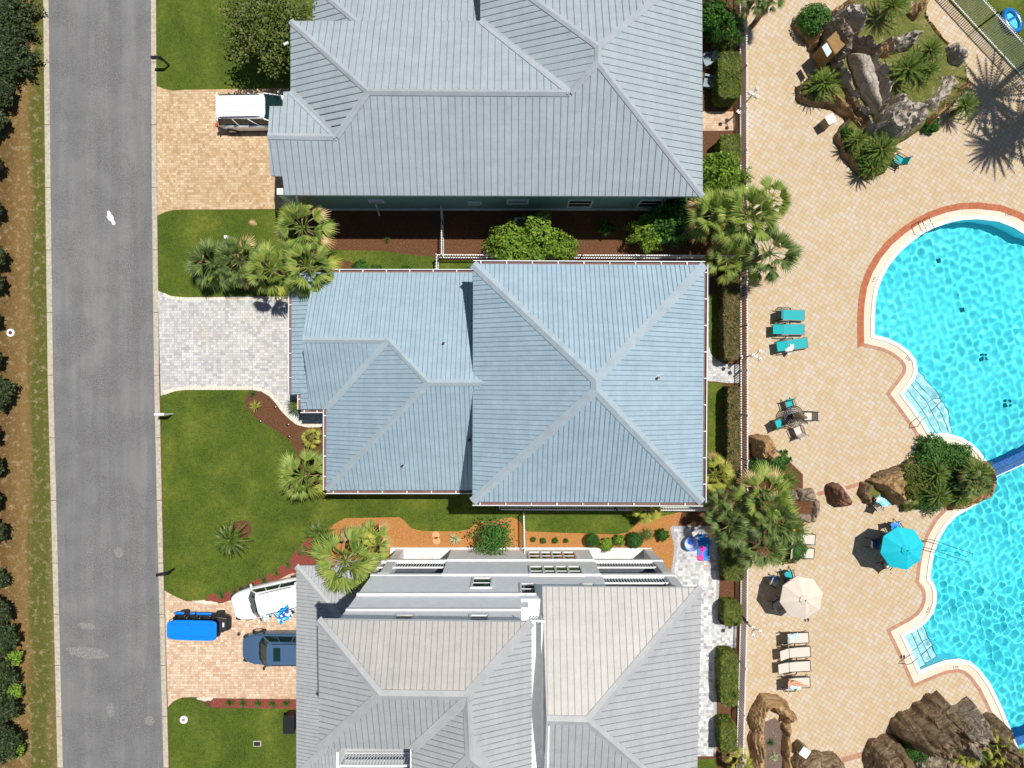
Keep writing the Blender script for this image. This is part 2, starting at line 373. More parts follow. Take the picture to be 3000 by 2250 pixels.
def stripes(name, cols, scale=9):
    m, t, b = nodes(name); b.inputs['Roughness'].default_value = .8
    n = ntex(t, coords(t), scale, 2, .4, 1.2); t.links.new(ramp(t, n, [(.25+.5*i/(len(cols)-1), c) for i, c in enumerate(cols)], 'CONSTANT'), b.inputs['Base Color']); return m
M['towel'] = stripes('patterned_towel', [(.75, .85, .88), (.1, .55, .75), (.8, .9, .9), (.02, .12, .5)], 5)
M['towel2'] = stripes('striped_towel', [(.8, .88, .92), (.2, .55, .75), (.85, .9, .92)], 12)
M['towelb'] = stripes('navy_towel', [(.01, .06, .3), (.01, .1, .5), (.55, .6, .6)], 6)
M['whitecloth'] = mat('white_cloth', (.85, .85, .83), .8, .08, 12)
M['text'] = mat('dark_lettering', (.05, .05, .05), .6)

# ------------------------------------------------------------------ ground sheets
def px(poly, z=0): return [tuple(P(x, y, 0).xy) for x, y in poly]
def qs(rx, ry, l): return [Q(rx, ry, a, b) for a, b in l]
def patch(name, poly, z, m, smooth=0):
    b = MB(); b.sheet([px(chaikin(poly, smooth) if smooth else poly)], z, m)
    return tag(b.build(name), kind='structure')
POOL = [(3330, 760), (3200, 720), (3060, 700), (3000, 686), (2967, 666), (2923, 649), (2862, 642), (2818, 644), (2779, 652), (2739, 666), (2706, 683), (2670, 707), (2634, 738), (2605, 774), (2583, 812), (2569, 850), (2562, 894), (2560, 941), (2560.6, 982),
        (2598, 991), (2634, 1009), (2663, 1031), (2681, 1056), (2685, 1082), (2679, 1108), (2659, 1136), (2645, 1154), (2670, 1187), (2706, 1237), (2726, 1273),
        (2753, 1269), (2786, 1273), (2815, 1282), (2844, 1299), (2869, 1324), (2887, 1350), (2902, 1373), (2914, 1392), (2916, 1410), (2905, 1432), (2887, 1454), (2862, 1475), (2833, 1492), (2800, 1511), (2771, 1541), (2750, 1577), (2735, 1617), (2727, 1658), (2723, 1695),
        (2735, 1711), (2742, 1735), (2741, 1766), (2731, 1796), (2712, 1822), (2685, 1842), (2648, 1862), (2666.5, 1900), (2694, 1963), (2724, 1950), (2764, 1935), (2808, 1929), (2840, 1937), (2869, 1961), (2898, 2001), (2920, 2044), (2938, 2084), (2954, 2124), (2972, 2171), (2992, 2214),
        (3030, 2300), (3330, 2300)]
pool = px(POOL)
big = [(-400, -400), (400, -400), (400, 400), (-400, 400)]
b = MB(); b.sheet([big, pool[::-1]], 0, M['mulch']); tag(b.build('ground'), kind='structure')
dk = px([(2184, -600), (4300, -600), (4300, 2900), (2170, 2900), (2176, 2200), (2187, 1800), (2189, 1600), (2187, 700)])
b = MB(); b.sheet([dk, pool[::-1]], .010, M['deck']); tag(b.build('pool_deck'), kind='structure')
LE = [(141, -900), (143, 0), (149, 550), (156, 1100), (170, 1650), (185, 2250), (215, 3300)]
RE = [(440, -900), (443, 0), (445.5, 550), (452, 1100), (464, 1650), (480, 2250), (510, 3300)]
patch('road', LE+RE[::-1], .006, M['asphalt'])
def kerb(name, inner, w):
    bb = MB()
    a = [P(x, y) for x, y in inner]; c = [P(x+w, y) for x, y in inner]
    for i in range(len(a)-1):
        L = (a[i+1]-a[i]).length; n = max(1, int(L/3)); 
        for k in range(n):
            p0, p1 = a[i].lerp(a[i+1], k/n), a[i].lerp(a[i+1], (k+1)/n-.003); q0, q1 = c[i].lerp(c[i+1], k/n), c[i].lerp(c[i+1], (k+1)/n-.003)
            t = [Vector((v.x, v.y, .03)) for v in (p0, q0, q1, p1)]; bb.hexa([Vector((v.x, v.y, -.05)) for v in t], t, M['kerb'])
    return tag(bb.build(name), kind='structure')
kerb('kerb', LE, -15.5); kerb('kerb', RE, 14.5)
patch('grass_verge', [(-700, -900), (126, -900), (127.5, 0), (133.5, 550), (140.5, 1100), (154.5, 1650), (169.5, 2250), (199, 3300), (-700, 3300)], .004, M['verge'])
# lawns and driveways
patch('lawn', [(458, -900), (1300, -900), (1300, 200), (930, 262), (845, 259), (545, 263), (505, 266), (480, 260), (459, 251)], .012, M['lawn'])
patch('driveway', [(459, 252), (480, 260), (505, 266), (545, 263), (845, 259), (1000, 259), (1000, 611), (830, 612), (545, 614), (510, 615), (485, 621), (461, 632)], .008, M['tanp'])
patch('lawn', [(461, 633), (485, 622), (510, 616), (545, 615), (862, 613), (862, 700), (900, 735), (1000, 733), (1110, 735), (1200, 745), (1260, 752), (1300, 762), (1860, 764), (1880, 785), (1880, 800), (1110, 800), (1060, 780), (1010, 762), (985, 770), (985, 868), (735, 868), (540, 871), (500, 868), (478, 857), (465, 850)], .012, M['lawn'])
patch('driveway', [(463, 851), (478, 858), (500, 868), (540, 872), (735, 869), (985, 869), (985, 1250), (949, 1250), (900, 1251), (868, 1243), (845, 1225), (826, 1205), (808, 1180), (790, 1160), (765, 1146), (740, 1141), (545, 1141), (510, 1145), (480, 1156), (471, 1160)], .008, M['greyp'])
bb = MB()
def ribbon(bb, pts, w, z, m):
    p = [P(x, y) for x, y in pts]
    for i in range(len(p)-1):
        d = (p[i+1]-p[i]).normalized(); n = Vector((-d.y, d.x, 0))*w/2; k = max(1, int((p[i+1]-p[i]).length/.22))
        for j in range(k):
            a, c = p[i].lerp(p[i+1], (j+.04)/k), p[i].lerp(p[i+1], (j+.96)/k)
            bb.face([Vector((v.x, v.y, z)) for v in (a-n, c-n, c+n, a+n)], m)
ribbon(bb, [(478, 862), (500, 872), (540, 876), (860, 873)], .2, .014, M['lborder'])
ribbon(bb, [(480, 1152), (510, 1141), (545, 1137), (740, 1137), (768, 1142), (793, 1157), (812, 1178), (830, 1203), (849, 1222), (870, 1239), (900, 1247), (950, 1246)], .22, .014, M['lborder'])
tag(bb.build('driveway_border'), kind='structure')
patch('lawn', [(471, 1161), (480, 1157), (510, 1146), (545, 1142), (735, 1142), (724, 1155), (716, 1180), (738, 1215), (770, 1238), (805, 1258), (850, 1290), (872, 1330), (885, 1380), (905, 1440), (960, 1447), (1020, 1437), (1100, 1446), (1300, 1452), (1332, 1440), (2060, 1440), (2060, 1483), (1870, 1530), (1838, 1560), (1800, 1566), (1660, 1561), (1545, 1557), (1520, 1525), (1500, 1515), (1470, 1520), (1400, 1530), (1375, 1550), (1340, 1557), (1240, 1556), (1205, 1548), (1185, 1525), (1170, 1515), (1010, 1518), (925, 1565), (885, 1592), (847, 1640), (800, 1675), (770, 1690), (700, 1722), (660, 1736), (612, 1742), (605, 1762), (565, 1760), (545, 1760), (510, 1745), (482, 1728)], .012, M['lawn'])
patch('mulch_bed', [(912, 1570), (960, 1545), (960, 1680), (850, 1680), (760, 1726), (690, 1753), (650, 1766), (612, 1769), (600, 1762), (604, 1740), (660, 1732), (700, 1718), (770, 1686), (800, 1671), (845, 1634), (885, 1590)], .009, M['redmulch'])
patch('pine_straw', [(985, 1500), (2000, 1490), (1985, 1545), (1980, 1600), (1978, 1900), (1000, 1900), (940, 1680), (925, 1560)], .008, M['straw'])
patch('driveway', [(482, 1730), (510, 1746), (545, 1761), (605, 1763), (612, 1770), (650, 1767), (690, 1754), (760, 1727), (850, 1681), (960, 1660), (1200, 1660), (1200, 2049), (870, 2049), (617, 2045), (570, 2042), (535, 2043), (510, 2053), (492, 2071)], .0085, M['tanp2'])
patch('lawn', [(492, 2072), (510, 2054), (535, 2044), (577, 2044), (600, 2062), (620, 2073), (1000, 2078), (1000, 3300), (520, 3300), (498, 2250)], .012, M['lawn'])
patch('mulch_bed', [(617, 2046), (1000, 2049), (1000, 2080), (620, 2072)], .011, M['redmulch'])
# rear strips beside the pool fence
patch('walkway', [(2030, 327), (2152, 327), (2154, 354), (2152, 382), (2030, 384)], .008, M['tanp2'])
patch('walkway', [(2020, 800), (2078, 800), (2076, 1000), (2082, 1035), (2100, 1055), (2130, 1068), (2166, 1068), (2166, 1122), (2130, 1122), (2100, 1118), (2020, 1112)], .008, M['greyp'])
patch('lawn', [(2077, 860), (2112, 862), (2118, 1060), (2100, 1054), (2085, 1040), (2077, 1015)], .012, M['lawn'])
patch('lawn', [(2020, 1113), (2118, 1124), (2117, 1340), (2110, 1440), (2020, 1440)], .012, M['lawn'])
PAT = [(1964, 1545), (2085, 1545), (2100, 1560), (2103, 1700), (2098, 1815), (2108, 1832), (2125, 1838), (2158, 1838), (2156, 1892), (2125, 1893), (2105, 1900), (2096, 1925), (2093, 2215), (1960, 2215), (1900, 2000), (1900, 1700), (1964, 1700), (1976, 1640), (1980, 1600), (1973, 1570)]
patch('patio', PAT, .0115, M['patiop'])
bb = MB(); ribbon(bb, [(1967, 1545), (2085, 1545), (2100, 1562), (2103, 1700), (2098, 1815), (2108, 1832), (2125, 1838), (2158, 1838)], .2, .016, M['pborder'])
ribbon(bb, [(2156, 1893), (2125, 1893), (2105, 1900), (2096, 1925), (2093, 2215)], .2, .016, M['pborder'])
ribbon(bb, [(1967, 1545), (1973, 1570), (1980, 1600), (1976, 1640), (1966, 1700)], .2, .0165, M['pborder']); tag(bb.build('patio_border'), kind='structure')
patch('lawn', [(2040, 2225), (2100, 2222), (2105, 2600), (2040, 2600)], .012, M['lawn'])
patch('lawn', [(2790, -900), (4200, -900), (4200, 1600), (3350, 560), (3000, 235), (2779, 5)], .016, M['lawn'])

# ------------------------------------------------------------------ pool
def inpoly(X, Y, poly):
    ins = np.zeros(X.shape, bool); n = len(poly)
    for i in range(n):
        x0, y0 = poly[i]; x1, y1 = poly[(i+1) % n]
        if y0 == y1: continue
        c = ((y0 > Y) != (y1 > Y)) & (X < (x1-x0)*(Y-y0)/(y1-y0)+x0); ins ^= c
    return ins
def pdist(X, Y, poly, closed=True):
    d = np.full(X.shape, 1e9); n = len(poly)
    for i in range(n if closed else n-1):
        x0, y0 = poly[i]; x1, y1 = poly[(i+1) % n]; dx, dy = x1-x0, y1-y0; L = dx*dx+dy*dy+1e-12
        t = np.clip(((X-x0)*dx+(Y-y0)*dy)/L, 0, 1); d = np.minimum(d, np.hypot(X-x0-t*dx, Y-y0-t*dy))
    return d
DEP = 1.35
b = MB()
for i in range(len(pool)):
    a, c = pool[i], pool[(i+1) % len(pool)]
    b.face([(a[0], a[1], -DEP), (c[0], c[1], -DEP), (c[0], c[1], .014), (a[0], a[1], .014)], M['tilewall'])
b.sheet([pool], -DEP, M['floor'])
pb = tag(b.build('pool_basin'), kind='structure')
def wave_grid(step=.05):
    xs = [p[0] for p in pool]; ys = [p[1] for p in pool]
    x = np.arange(min(xs)-.1, max(xs)+.1, step); y = np.arange(min(ys)-.1, max(ys)+.1, step); X, Y = np.meshgrid(x, y)
    rng = np.random.default_rng(7); Z = np.zeros_like(X)
    damp = np.clip((1125-(-Y*S+1125))*0+1, .5, 1.5)
    south = 1/(1+np.exp((Y+7.2)/1.2))     # the lower basin is choppier than the upper one
    for k in range(26):
        a = rng.normal(R(60), 1.1); L = rng.uniform(.36, .85); ph = rng.uniform(0, 6.28)
        Z += .0062*L*np.sin(2*np.pi/L*(X*np.cos(a)+Y*np.sin(a))+ph)
    for k in range(22):
        a = rng.uniform(0, 6.28); L = rng.uniform(.28, .5); ph = rng.uniform(0, 6.28)
        Z += (.0008+.0042*south)*L*np.sin(2*np.pi/L*(X*np.cos(a)+Y*np.sin(a))+ph)
    env = .75+.5*np.array([[mnoise.noise(Vector((a*.25, c*.25, 3))) for a in x[::8]] for c in y[::8]])
    env = np.kron(env, np.ones((8, 8)))[:X.shape[0], :X.shape[1]]
    k = np.ones(17)/17
    env = np.apply_along_axis(lambda r: np.convolve(np.pad(r, 8, 'edge'), k, 'valid'), 0, env); env = np.apply_along_axis(lambda r: np.convolve(np.pad(r, 8, 'edge'), k, 'valid'), 1, env)
    Z *= env
    ok = inpoly(X, Y, pool) | (pdist(X, Y, pool) < .05)
    idx = -np.ones(X.shape, int); idx[ok] = np.arange(ok.sum())
    f = np.stack([idx[:-1, :-1], idx[:-1, 1:], idx[1:, 1:], idx[1:, :-1]], -1).reshape(-1, 4); f = f[(f >= 0).all(1)]
    v = np.stack([X[ok], Y[ok], Z[ok]-.10], 1)
    me = bpy.data.meshes.new('pool_water'); me.from_pydata(v.tolist(), [], f.tolist()); me.shade_smooth(); me.materials.append(M['water'])
    o = bpy.data.objects.new('pool_water', me); C.objects.link(o); o.cycles.is_caustics_caster = True
    return tag(o, kind='structure')
wave_grid(); pb.cycles.is_caustics_receiver = True
def offs(pts, d):
    out = []; n = len(pts)
    for i in range(n):
        a, p, c = Vector(pts[i-1]), Vector(pts[i]), Vector(pts[(i+1) % n])
        d1, d2 = (p-a).normalized(), (c-p).normalized(); n1, n2 = Vector((d1.y, -d1.x)), Vector((d2.y, -d2.x))
        m = (n1+n2); m = m/max(.5, m.length**2/2) if m.length > .1 else n1
        out.append(p+m*d)
    return out
area = sum(pool[i][0]*pool[(i+1) % len(pool)][1]-pool[(i+1) % len(pool)][0]*pool[i][1] for i in range(len(pool)))
sgn = 1 if area > 0 else -1
arc = [0]
for i in range(len(pool)): arc.append(arc[-1]+(Vector(pool[(i+1) % len(pool)])-Vector(pool[i])).length)
def strip(bb, d0, d1, z, m, i0=0, i1=None, lift=None):
    A, B = offs(pool, sgn*d0), offs(pool, sgn*d1); n = len(pool)
    for i in range(i0, i1 or n):
        j = (i+1) % n; u0, u1 = arc[i], arc[i+1]
        q = [(*A[i], z), (*A[j], z), (*B[j], z), (*B[i], z)]
        bb.face(q, m, [(u0, 0), (u1, 0), (u1, d1-d0), (u0, d1-d0)])
        if lift:
            bb.face([(*A[i], z-lift), (*A[j], z-lift), (*A[j], z), (*A[i], z)], m); bb.face([(*B[i], z-lift), (*B[j], z-lift), (*B[j], z), (*B[i], z)], m)
w1, w2 = .20, .62
bb = MB(); strip(bb, -.02, w1, .075, M['nosing'], lift=.09); tag(bb.build('pool_nosing'), kind='structure')
bb = MB(); strip(bb, w1, w2, .020, M['coping'], 0); tag(bb.build('pool_coping'), kind='structure')
bb = MB(); strip(bb, w2, w2+.40, .024, M['brickedge'], 0, 18); strip(bb, w2, w2+.20, .024, M['brickedge2'], 18, 33); strip(bb, w2, w2+.20, .024, M['brickedge2'], 43, len(pool)); tag(bb.build('brick_edging'), kind='structure')
bb = MB()
for a, c in (((2394, 1448), (2436, 1437)), ((2478, 1430), (2535, 1412)), ((2466, 2227), (2540, 2206))):
    A, B = P(*a), P(*c); d = (B-A).normalized(); n = Vector((-d.y, d.x, 0))*(.12 if a[1] < 2000 else .16); L = (B-A).length
    bb.face([Vector((*v.xy, .016)) for v in (A-n, B-n, B+n, A+n)], M['brickedge2'], [(0, 0), (L, 0), (L, .24), (0, .24)])
tag(bb.build('brick_band'), kind='structure')
# steps into the pool
def steps(edge, outs, name, label):
    r = thing(name, label, 'steps', P(*edge[0]), group='steps into the pool')
    n = len(outs)
    for k, o in enumerate(outs):
        bb = MB(); poly = px(list(edge)+list(o[::-1])); z = -.28-.26*k
        bb.prism(poly, -DEP, z, M['stepm']); l = px(o)
        for i in range(len(l)-1): bb.bar((*l[i], z+.005), (*l[i+1], z+.005), .035, .012, M['stepline'])
        t_ = bb.build('step', r, world=True); t_.cycles.is_caustics_receiver = True
steps([Q(2200, 1100, 1228, 150), Q(2200, 1100, 1455, 478)], [[Q(2200, 1100, 1275, 105), Q(2200, 1100, 1400, 270), Q(2200, 1100, 1515, 470)], [Q(2200, 1100, 1310, 50), Q(2200, 1100, 1460, 220), Q(2200, 1100, 1580, 465)],
    [Q(2200, 1100, 1335, 0), Q(2200, 1100, 1500, 170), Q(2200, 1100, 1600, 330), Q(2200, 1100, 1650, 475)], [Q(2200, 1100, 1350, -100), Q(2200, 1100, 1450, 0), Q(2200, 1100, 1570, 140), Q(2200, 1100, 1660, 290), Q(2200, 1100, 1695, 475)]], 'pool_steps', 'wide pale fan of pool steps below the teal loungers side of the pool')
steps([Q(2200, 1650, 1240, 585), Q(2200, 1650, 1365, 865)], [[Q(2200, 1650, 1305, 550), Q(2200, 1650, 1430, 832)], [Q(2200, 1650, 1360, 520), Q(2200, 1650, 1490, 805)], [Q(2200, 1650, 1420, 480), Q(2200, 1650, 1550, 785)]], 'pool_steps', 'small corner flight of pool steps below the beige loungers and near the 3 FT mark')
r_ = None
for i, (x, y, l) in enumerate(((2739, 767, 'square drain grate nearest the pool ladder'), (2806, 910, 'square drain grate in the middle of the upper pool'))):
    bb = MB(); c = P(x, y, -DEP); bb.box((c.x, c.y, -DEP+.02), (.26, .26, .03), M['drain'], R(15)); tag(bb.build('drain'), l, 'drain', 'pool drains')
for i, (x, y, l) in enumerate(((2869, 1047, 'cluster of four drain tiles beside the fan of steps'), (2938, 1180, 'cluster of four drain tiles farther out past the handrail'))):
    bb = MB(); c = P(x, y, -DEP)
    for dx in (-.14, .14):
        for dy in (-.14, .14): bb.box((c.x+dx, c.y+dy, -DEP+.02), (.2, .2, .03), M['drain'], R(15))
    tag(bb.build('drain'), l, 'drain', 'pool drains')
bb = MB(); A, B = P(*Q(2200, 1100, 1925, 790)), P(3330, 1190)
d = (B-A).normalized(); n = Vector((-d.y, d.x, 0))
bb.hexa([(*(A-n*.34).xy, -DEP), (*(B-n*.34).xy, -DEP), (*(B+n*.34).xy, -DEP), (*(A+n*.34).xy, -DEP)], [(*(A-n*.34).xy, -.04), (*(B-n*.34).xy, -.04), (*(B+n*.34).xy, -.04), (*(A+n*.34).xy, -.04)], M['bluetile'])
bb.bar((*(A-n*.10).xy, 0), (*(B-n*.10).xy, 0), .1, .05, M['stepline']); bb.bar((*(A-n*.38).xy, -.02), (*(B-n*.38).xy, -.02), .05, .1, M['nosing'])
tag(bb.build('divider_wall'), 'blue tiled divider wall between the two pool basins', 'wall')
bb = MB(); A, B = P(2968, 2176), P(3200, 2100); d = (B-A).normalized(); n = Vector((-d.y, d.x, 0))
bb.hexa([(*(A-n*.25).xy, -DEP), (*(B-n*.25).xy, -DEP), (*(B+n*.25).xy, -DEP), (*(A+n*.25).xy, -DEP)], [(*(A-n*.25).xy, .0), (*(B-n*.25).xy, .0), (*(B+n*.25).xy, .0), (*(A+n*.25).xy, .0)], M['bluetile'])
tag(bb.build('divider_wall'), 'blue tiled pool wall at the rock waterfall in the bottom corner', 'wall')
# depth marks
def text(s_, x, y, rz, size=.2, z=.034):
    cu = bpy.data.curves.new('depth_mark', 'FONT'); cu.body = s_; cu.size = size; cu.align_x = 'CENTER'; cu.align_y = 'CENTER'; cu.materials.append(M['text'])
    o = bpy.data.objects.new('depth_mark', cu); C.objects.link(o); o.location = (*P(x, y).xy, z); o.rotation_euler = (0, 0, R(rz)); return o
for s_, x, y, rz, l in (('5 FT', 2560, 819, 64, 'black depth mark on the coping at the left of the upper pool'), ('5 FT', 2952, 631, -12, 'black depth mark on the coping at the top right of the pool'), ('3 FT', 2658, 1052, -48, 'black depth mark on the coping beside the fan of steps'),
                    ('4 FT', 2831, 1315, -28, 'black depth mark on the coping beside the pool planter'), ('4 FT', 2719, 1787, 62, 'black depth mark on the coping by the pool bulge below the turquoise parasol'), ('3 FT', 2799, 1955, 3, 'black depth mark on the coping under the lower steps')):
    tag(text(s_, x, y, rz), l, 'marking', 'pool depth marks')

# ------------------------------------------------------------------ houses
def roof(root, faces, sp, mroof, mseam, caps=(), capw=.3, mcap=None, thick=.2, rw=.035, rh=.03, name='roof', facemats={}):
    b = MB(); edges = {}
    F = []; zf = {}
    for f in faces:                       # keep every face flat: slide the free corners onto the plane of eave + farthest corner
        f = [(p[0], p[1], zf.get((p[0], p[1]), p[2])) for p in f]; pts = [P(*p) for p in f]
        e0 = (pts[1]-pts[0]).normalized(); far = max(pts, key=lambda p: (p-pts[0]-e0*(p-pts[0]).dot(e0)).length); n0 = e0.cross(far-pts[0]).normalized()
        for i, p in enumerate(f):
            if i > 1 and (p[0], p[1]) not in zf and pts[i] is not far:
                o_ = Vector((0, 0, HC)); d_ = pts[i]-o_
                if abs(d_.dot(n0)) > 1e-6: pts[i] = o_+d_*((pts[0]-o_).dot(n0)/d_.dot(n0))
            zf.setdefault((p[0], p[1]), pts[i].z)
        F.append(pts)
    for fi, pts in enumerate(F):
        nn = Vector((0, 0, 0))
        for i in range(len(pts)): nn += pts[i].cross(pts[(i+1) % len(pts)])
        if nn.z < 0: pts_u = pts[::-1]
        else: pts_u = pts
        mr = facemats.get(fi, mroof)
        tri = tessellate_polygon([[Vector((p.x, p.y, 0)) for p in pts_u]])
        tri = [t if (pts_u[t[1]]-pts_u[t[0]]).cross(pts_u[t[2]]-pts_u[t[0]]).z > 0 else t[::-1] for t in tri]
        b.mesh(pts_u, tri, mr); b.mesh([p-Vector((0, 0, thick)) for p in pts_u], [t[::-1] for t in tri], M['white'])
        for i in range(len(pts)):
            a, c = pts[i], pts[(i+1) % len(pts)]
            k = tuple(sorted(((round(a.x, 1), round(a.y, 1)), (round(c.x, 1), round(c.y, 1))))); edges.setdefault(k, []).append((a, c))
        e = (pts[1]-pts[0]).normalized(); far = max(pts, key=lambda p: (p-pts[0]-e*(p-pts[0]).dot(e)).length)
        n = e.cross(far-pts[0]).normalized(); n = n if n.z > 0 else -n; u = n.cross(e).normalized(); u = u if u.z >= 0 else -u
        st = [((p-pts[0]).dot(e), (p-pts[0]).dot(u)) for p in pts]
        s0, s1 = min(q[0] for q in st), max(q[0] for q in st); s = s0+sp*.6
        while s < s1-.03:
            ts = []
            for i in range(len(st)):
                (a0, t0), (a1, t1) = st[i], st[(i+1) % len(st)]
                if (a0 > s) != (a1 > s): ts.append(t0+(t1-t0)*(s-a0)/(a1-a0))
            ts.sort()
            for k in range(0, len(ts)-1, 2):
                if ts[k+1]-ts[k] > .1:
                    A = pts[0]+e*s+u*(ts[k]+.0)+n*(rh/2-.002); B = pts[0]+e*s+u*ts[k+1]+n*(rh/2-.002)
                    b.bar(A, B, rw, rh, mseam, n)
            s += sp
    for k, v in edges.items():
        if len(v) == 1:
            a, c = v[0]; b.face([a, c, c-Vector((0, 0, thick)), a-Vector((0, 0, thick))], M['white'])
    ro = b.build(name, root, world=True)
    if caps:
        b = MB()
        for (a, c) in caps:
            A, B = P(*a), P(*c); d = (B-A).normalized(); h = Vector((d.y, -d.x, 0)).normalized()
            for sgn_ in (1, -1):
                # slope of the face on this side
                best = None
                mid = (A+B)/2+h*sgn_*.35
                for pts in F:
                    if inpoly(np.array([mid.x]), np.array([mid.y]), [(p.x, p.y) for p in pts])[0]:
                        e = (pts[1]-pts[0]).normalized(); far = max(pts, key=lambda p: (p-pts[0]-e*(p-pts[0]).dot(e)).length)
                        n = e.cross(far-pts[0]).normalized(); n = n if n.z > 0 else -n
                        best = (pts[0], n)
                if not best: continue
                p0, n = best
                def zz(p): return p0.z-((p.x-p0.x)*n.x+(p.y-p0.y)*n.y)/n.z
                w_ = h*sgn_*capw/2; up = Vector((0, 0, .075))
                A1, B1 = A+w_, B+w_; A1.z = zz(A1)+.045; B1.z = zz(B1)+.045
                q = [A+up, B+up, B1, A1]; nq = (q[1]-q[0]).cross(q[3]-q[0])
                b.face(q if nq.z > 0 else q[::-1], mcap or mroof)
                b.face([A1, B1, B1-Vector((0, 0, .05)), A1-Vector((0, 0, .05))], mcap or mroof)
        b.build('ridge_cap', ro, world=False) if False else None
        me_o = b.build('ridge_cap', root, world=True); me_o.parent = ro
    return ro
def vent(parent, x, y, z, m=None):
    b = MB(); c = P(x, y, z); b.disc(c, .15, c.z-.15, c.z+.03, M['cap1'], 16, .12); b.disc(c, .06, c.z-.1, c.z+.30, M['black'], 12)
    return b.build('roof_vent', parent, world=True)
def windowbox(root, x0, x1, z0, z1, y, face=1, frame=M['white'], name='window', panes=1):
    """window in a wall that runs along x; face=+1 looks up (+y), -1 looks down; plan px"""
    X0, X1, Y = x0/S, x1/S, -y/S; b = MB(); t = .10; o = face
    yy = sorted((Y, Y+o*.07))
    for a in ((X0, X1, z0-t, z0), (X0, X1, z1, z1+t)): b.b2(a[0]-t, a[1]+t, yy[0], yy[1], a[2], a[3], frame)
    for a in ((X0-t, X0), (X1, X1+t)): b.b2(a[0], a[1], yy[0], yy[1], z0+.001, z1-.001, frame)
    yb = sorted((Y, Y+o*.045)); zm = (z0+z1)/2; b.b2(X0, X1, yb[0], yb[1], zm-.03, zm+.03, frame)
    for k in range(1, panes):
        xm = X0+(X1-X0)*k/panes; b.b2(xm-.06, xm+.06, yy[0], yy[1], z0+.001, z1-.001, frame)
    w = b.build('window', root, world=True)
    b = MB(); yg = sorted((Y+o*.002, Y+o*.02)); b.b2(X0, X1, yg[0], yg[1], z0, z1, M['glass']); p = b.build('pane', root, world=True); p.parent = w
    return w
def gutter(root, pts, name='gutter'):
    b = MB()
    for (a, c, out) in pts:
        A, B = P(*a), P(*c); o = Vector((out[0], out[1], 0)); d = (B-A).normalized()
        b.bar(A+o*.15-Vector((0, 0, .04)), B+o*.15-Vector((0, 0, .04)), .035, .12, M['white'])
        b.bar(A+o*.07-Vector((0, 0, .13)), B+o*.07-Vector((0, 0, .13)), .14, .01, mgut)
        n = int((B-A).length/1.4)
        for k in range(n+1):
            p = A+(B-A)*((k+.3)/(n+1)); b.bar(p+o*.0-Vector((0, 0, .02)), p+o*.15-Vector((0, 0, .02)), .05, .03, M['white'])
    return b.build(name, root, world=True)
M['porchshade'] = mat('porch_shade_floor', (.06, .07, .085), .7, .2)  # near-black floor colour standing in for shade inside the upper porches
mgut = mat('gutter_brown', (.18, .10, .09), .9)  # gutter floor, dark pinkish brown
def railing(root, a, c, z0, z1, gap=.13, name='railing', post=1.8):
    b = MB(); a, c = Vector((*a, 0)), Vector((*c, 0)); L = (c-a).length; d = (c-a)/L
    b.bar((*a.xy, z1), (*c.xy, z1), .09, .07, M['white']); b.bar((*a.xy, z0+.1), (*c.xy, z0+.1), .05, .05, M['white'])
    n = int(L/gap)
    for k in range(n+1):
        p = a+d*(L*k/n); b.bar((*p.xy, z0+.1), (*p.xy, z1), .035, .035, M['white'])
    n = max(1, int(L/post))
    for k in range(n+1):
        p = a+d*(L*k/n); b.bar((*p.xy, z0), (*p.xy, z1+.08), .1, .1, M['white'])
    return b.build(name, root, world=True)

# --- house 1
h1 = thing('house', 'long single-storey house with grey metal roof and sage green wall, beside the white minivan', 'house', P(1500, 300), group='houses along the street')
e = 5.2
F1 = [[(834, 571, e), (2059, 575, e), (1751, 183, 7.9), (1670, 271, 7.36), (1078, 268, 7.36), (986, 401, 6.44), (784, 398, 6.44), (792, 514, 5.62), (827, 516, 5.62)],
      [(851, 61, e), (1407, 61, e), (1670, 271, 7.36), (1078, 268, 7.36)], [(851, 268, e), (851, 61, e), (1078, 268, 7.36), (986, 401, 6.44)],
      [(1407, 61, e), (1407, -117, e), (1753, 136, 7.9), (1751, 183, 7.9), (1670, 271, 7.36)], [(1407, -117, e), (2057, -117, e), (1753, 136, 7.9)],
      [(2057, -117, e), (2059, 575, e), (1751, 183, 7.9), (1753, 136, 7.9)], [(830, 269, 5.22), (851, 268, e), (986, 401, 6.44), (784, 398, 6.44), (790, 311, 5.55), (828, 311, 5.55)]]
caps1 = [((1078, 268, 7.36), (1670, 271, 7.36)), ((851, 61, e), (1078, 268, 7.36)), ((1078, 268, 7.36), (986, 401, 6.44)), ((784, 398, 6.44), (986, 401, 6.44)), ((1670, 271, 7.36), (1751, 183, 7.9)), ((1751, 183, 7.9), (1753, 136, 7.9)),
         ((1753, 136, 7.9), (2057, -117, e)), ((1751, 183, 7.9), (2059, 575, e)), ((1753, 136, 7.9), (1407, -117, e)), ((851, 268, e), (986, 401, 6.44)), ((1407, 61, e), (1670, 271, 7.36))]
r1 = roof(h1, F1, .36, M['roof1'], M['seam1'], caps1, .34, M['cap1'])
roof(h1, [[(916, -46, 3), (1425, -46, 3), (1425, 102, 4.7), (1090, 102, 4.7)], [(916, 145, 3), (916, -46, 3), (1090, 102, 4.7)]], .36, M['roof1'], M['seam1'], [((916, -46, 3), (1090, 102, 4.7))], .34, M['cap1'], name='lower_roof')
vent(r1, 1411, 326, 6.98); vent(r1, 1903, 415, 6.36)
b = MB()
def pr(b, x0, x1, y0, y1, z0, z1, m): b.b2(x0/S, x1/S, -y1/S, -y0/S, z0, z1, m)
pr(b, -549, 468, -912, -511, 0, e-.12, M['greenwall']); pr(b, -60, 468, -1070, -912.2, 0, e-.12, M['greenwall'])
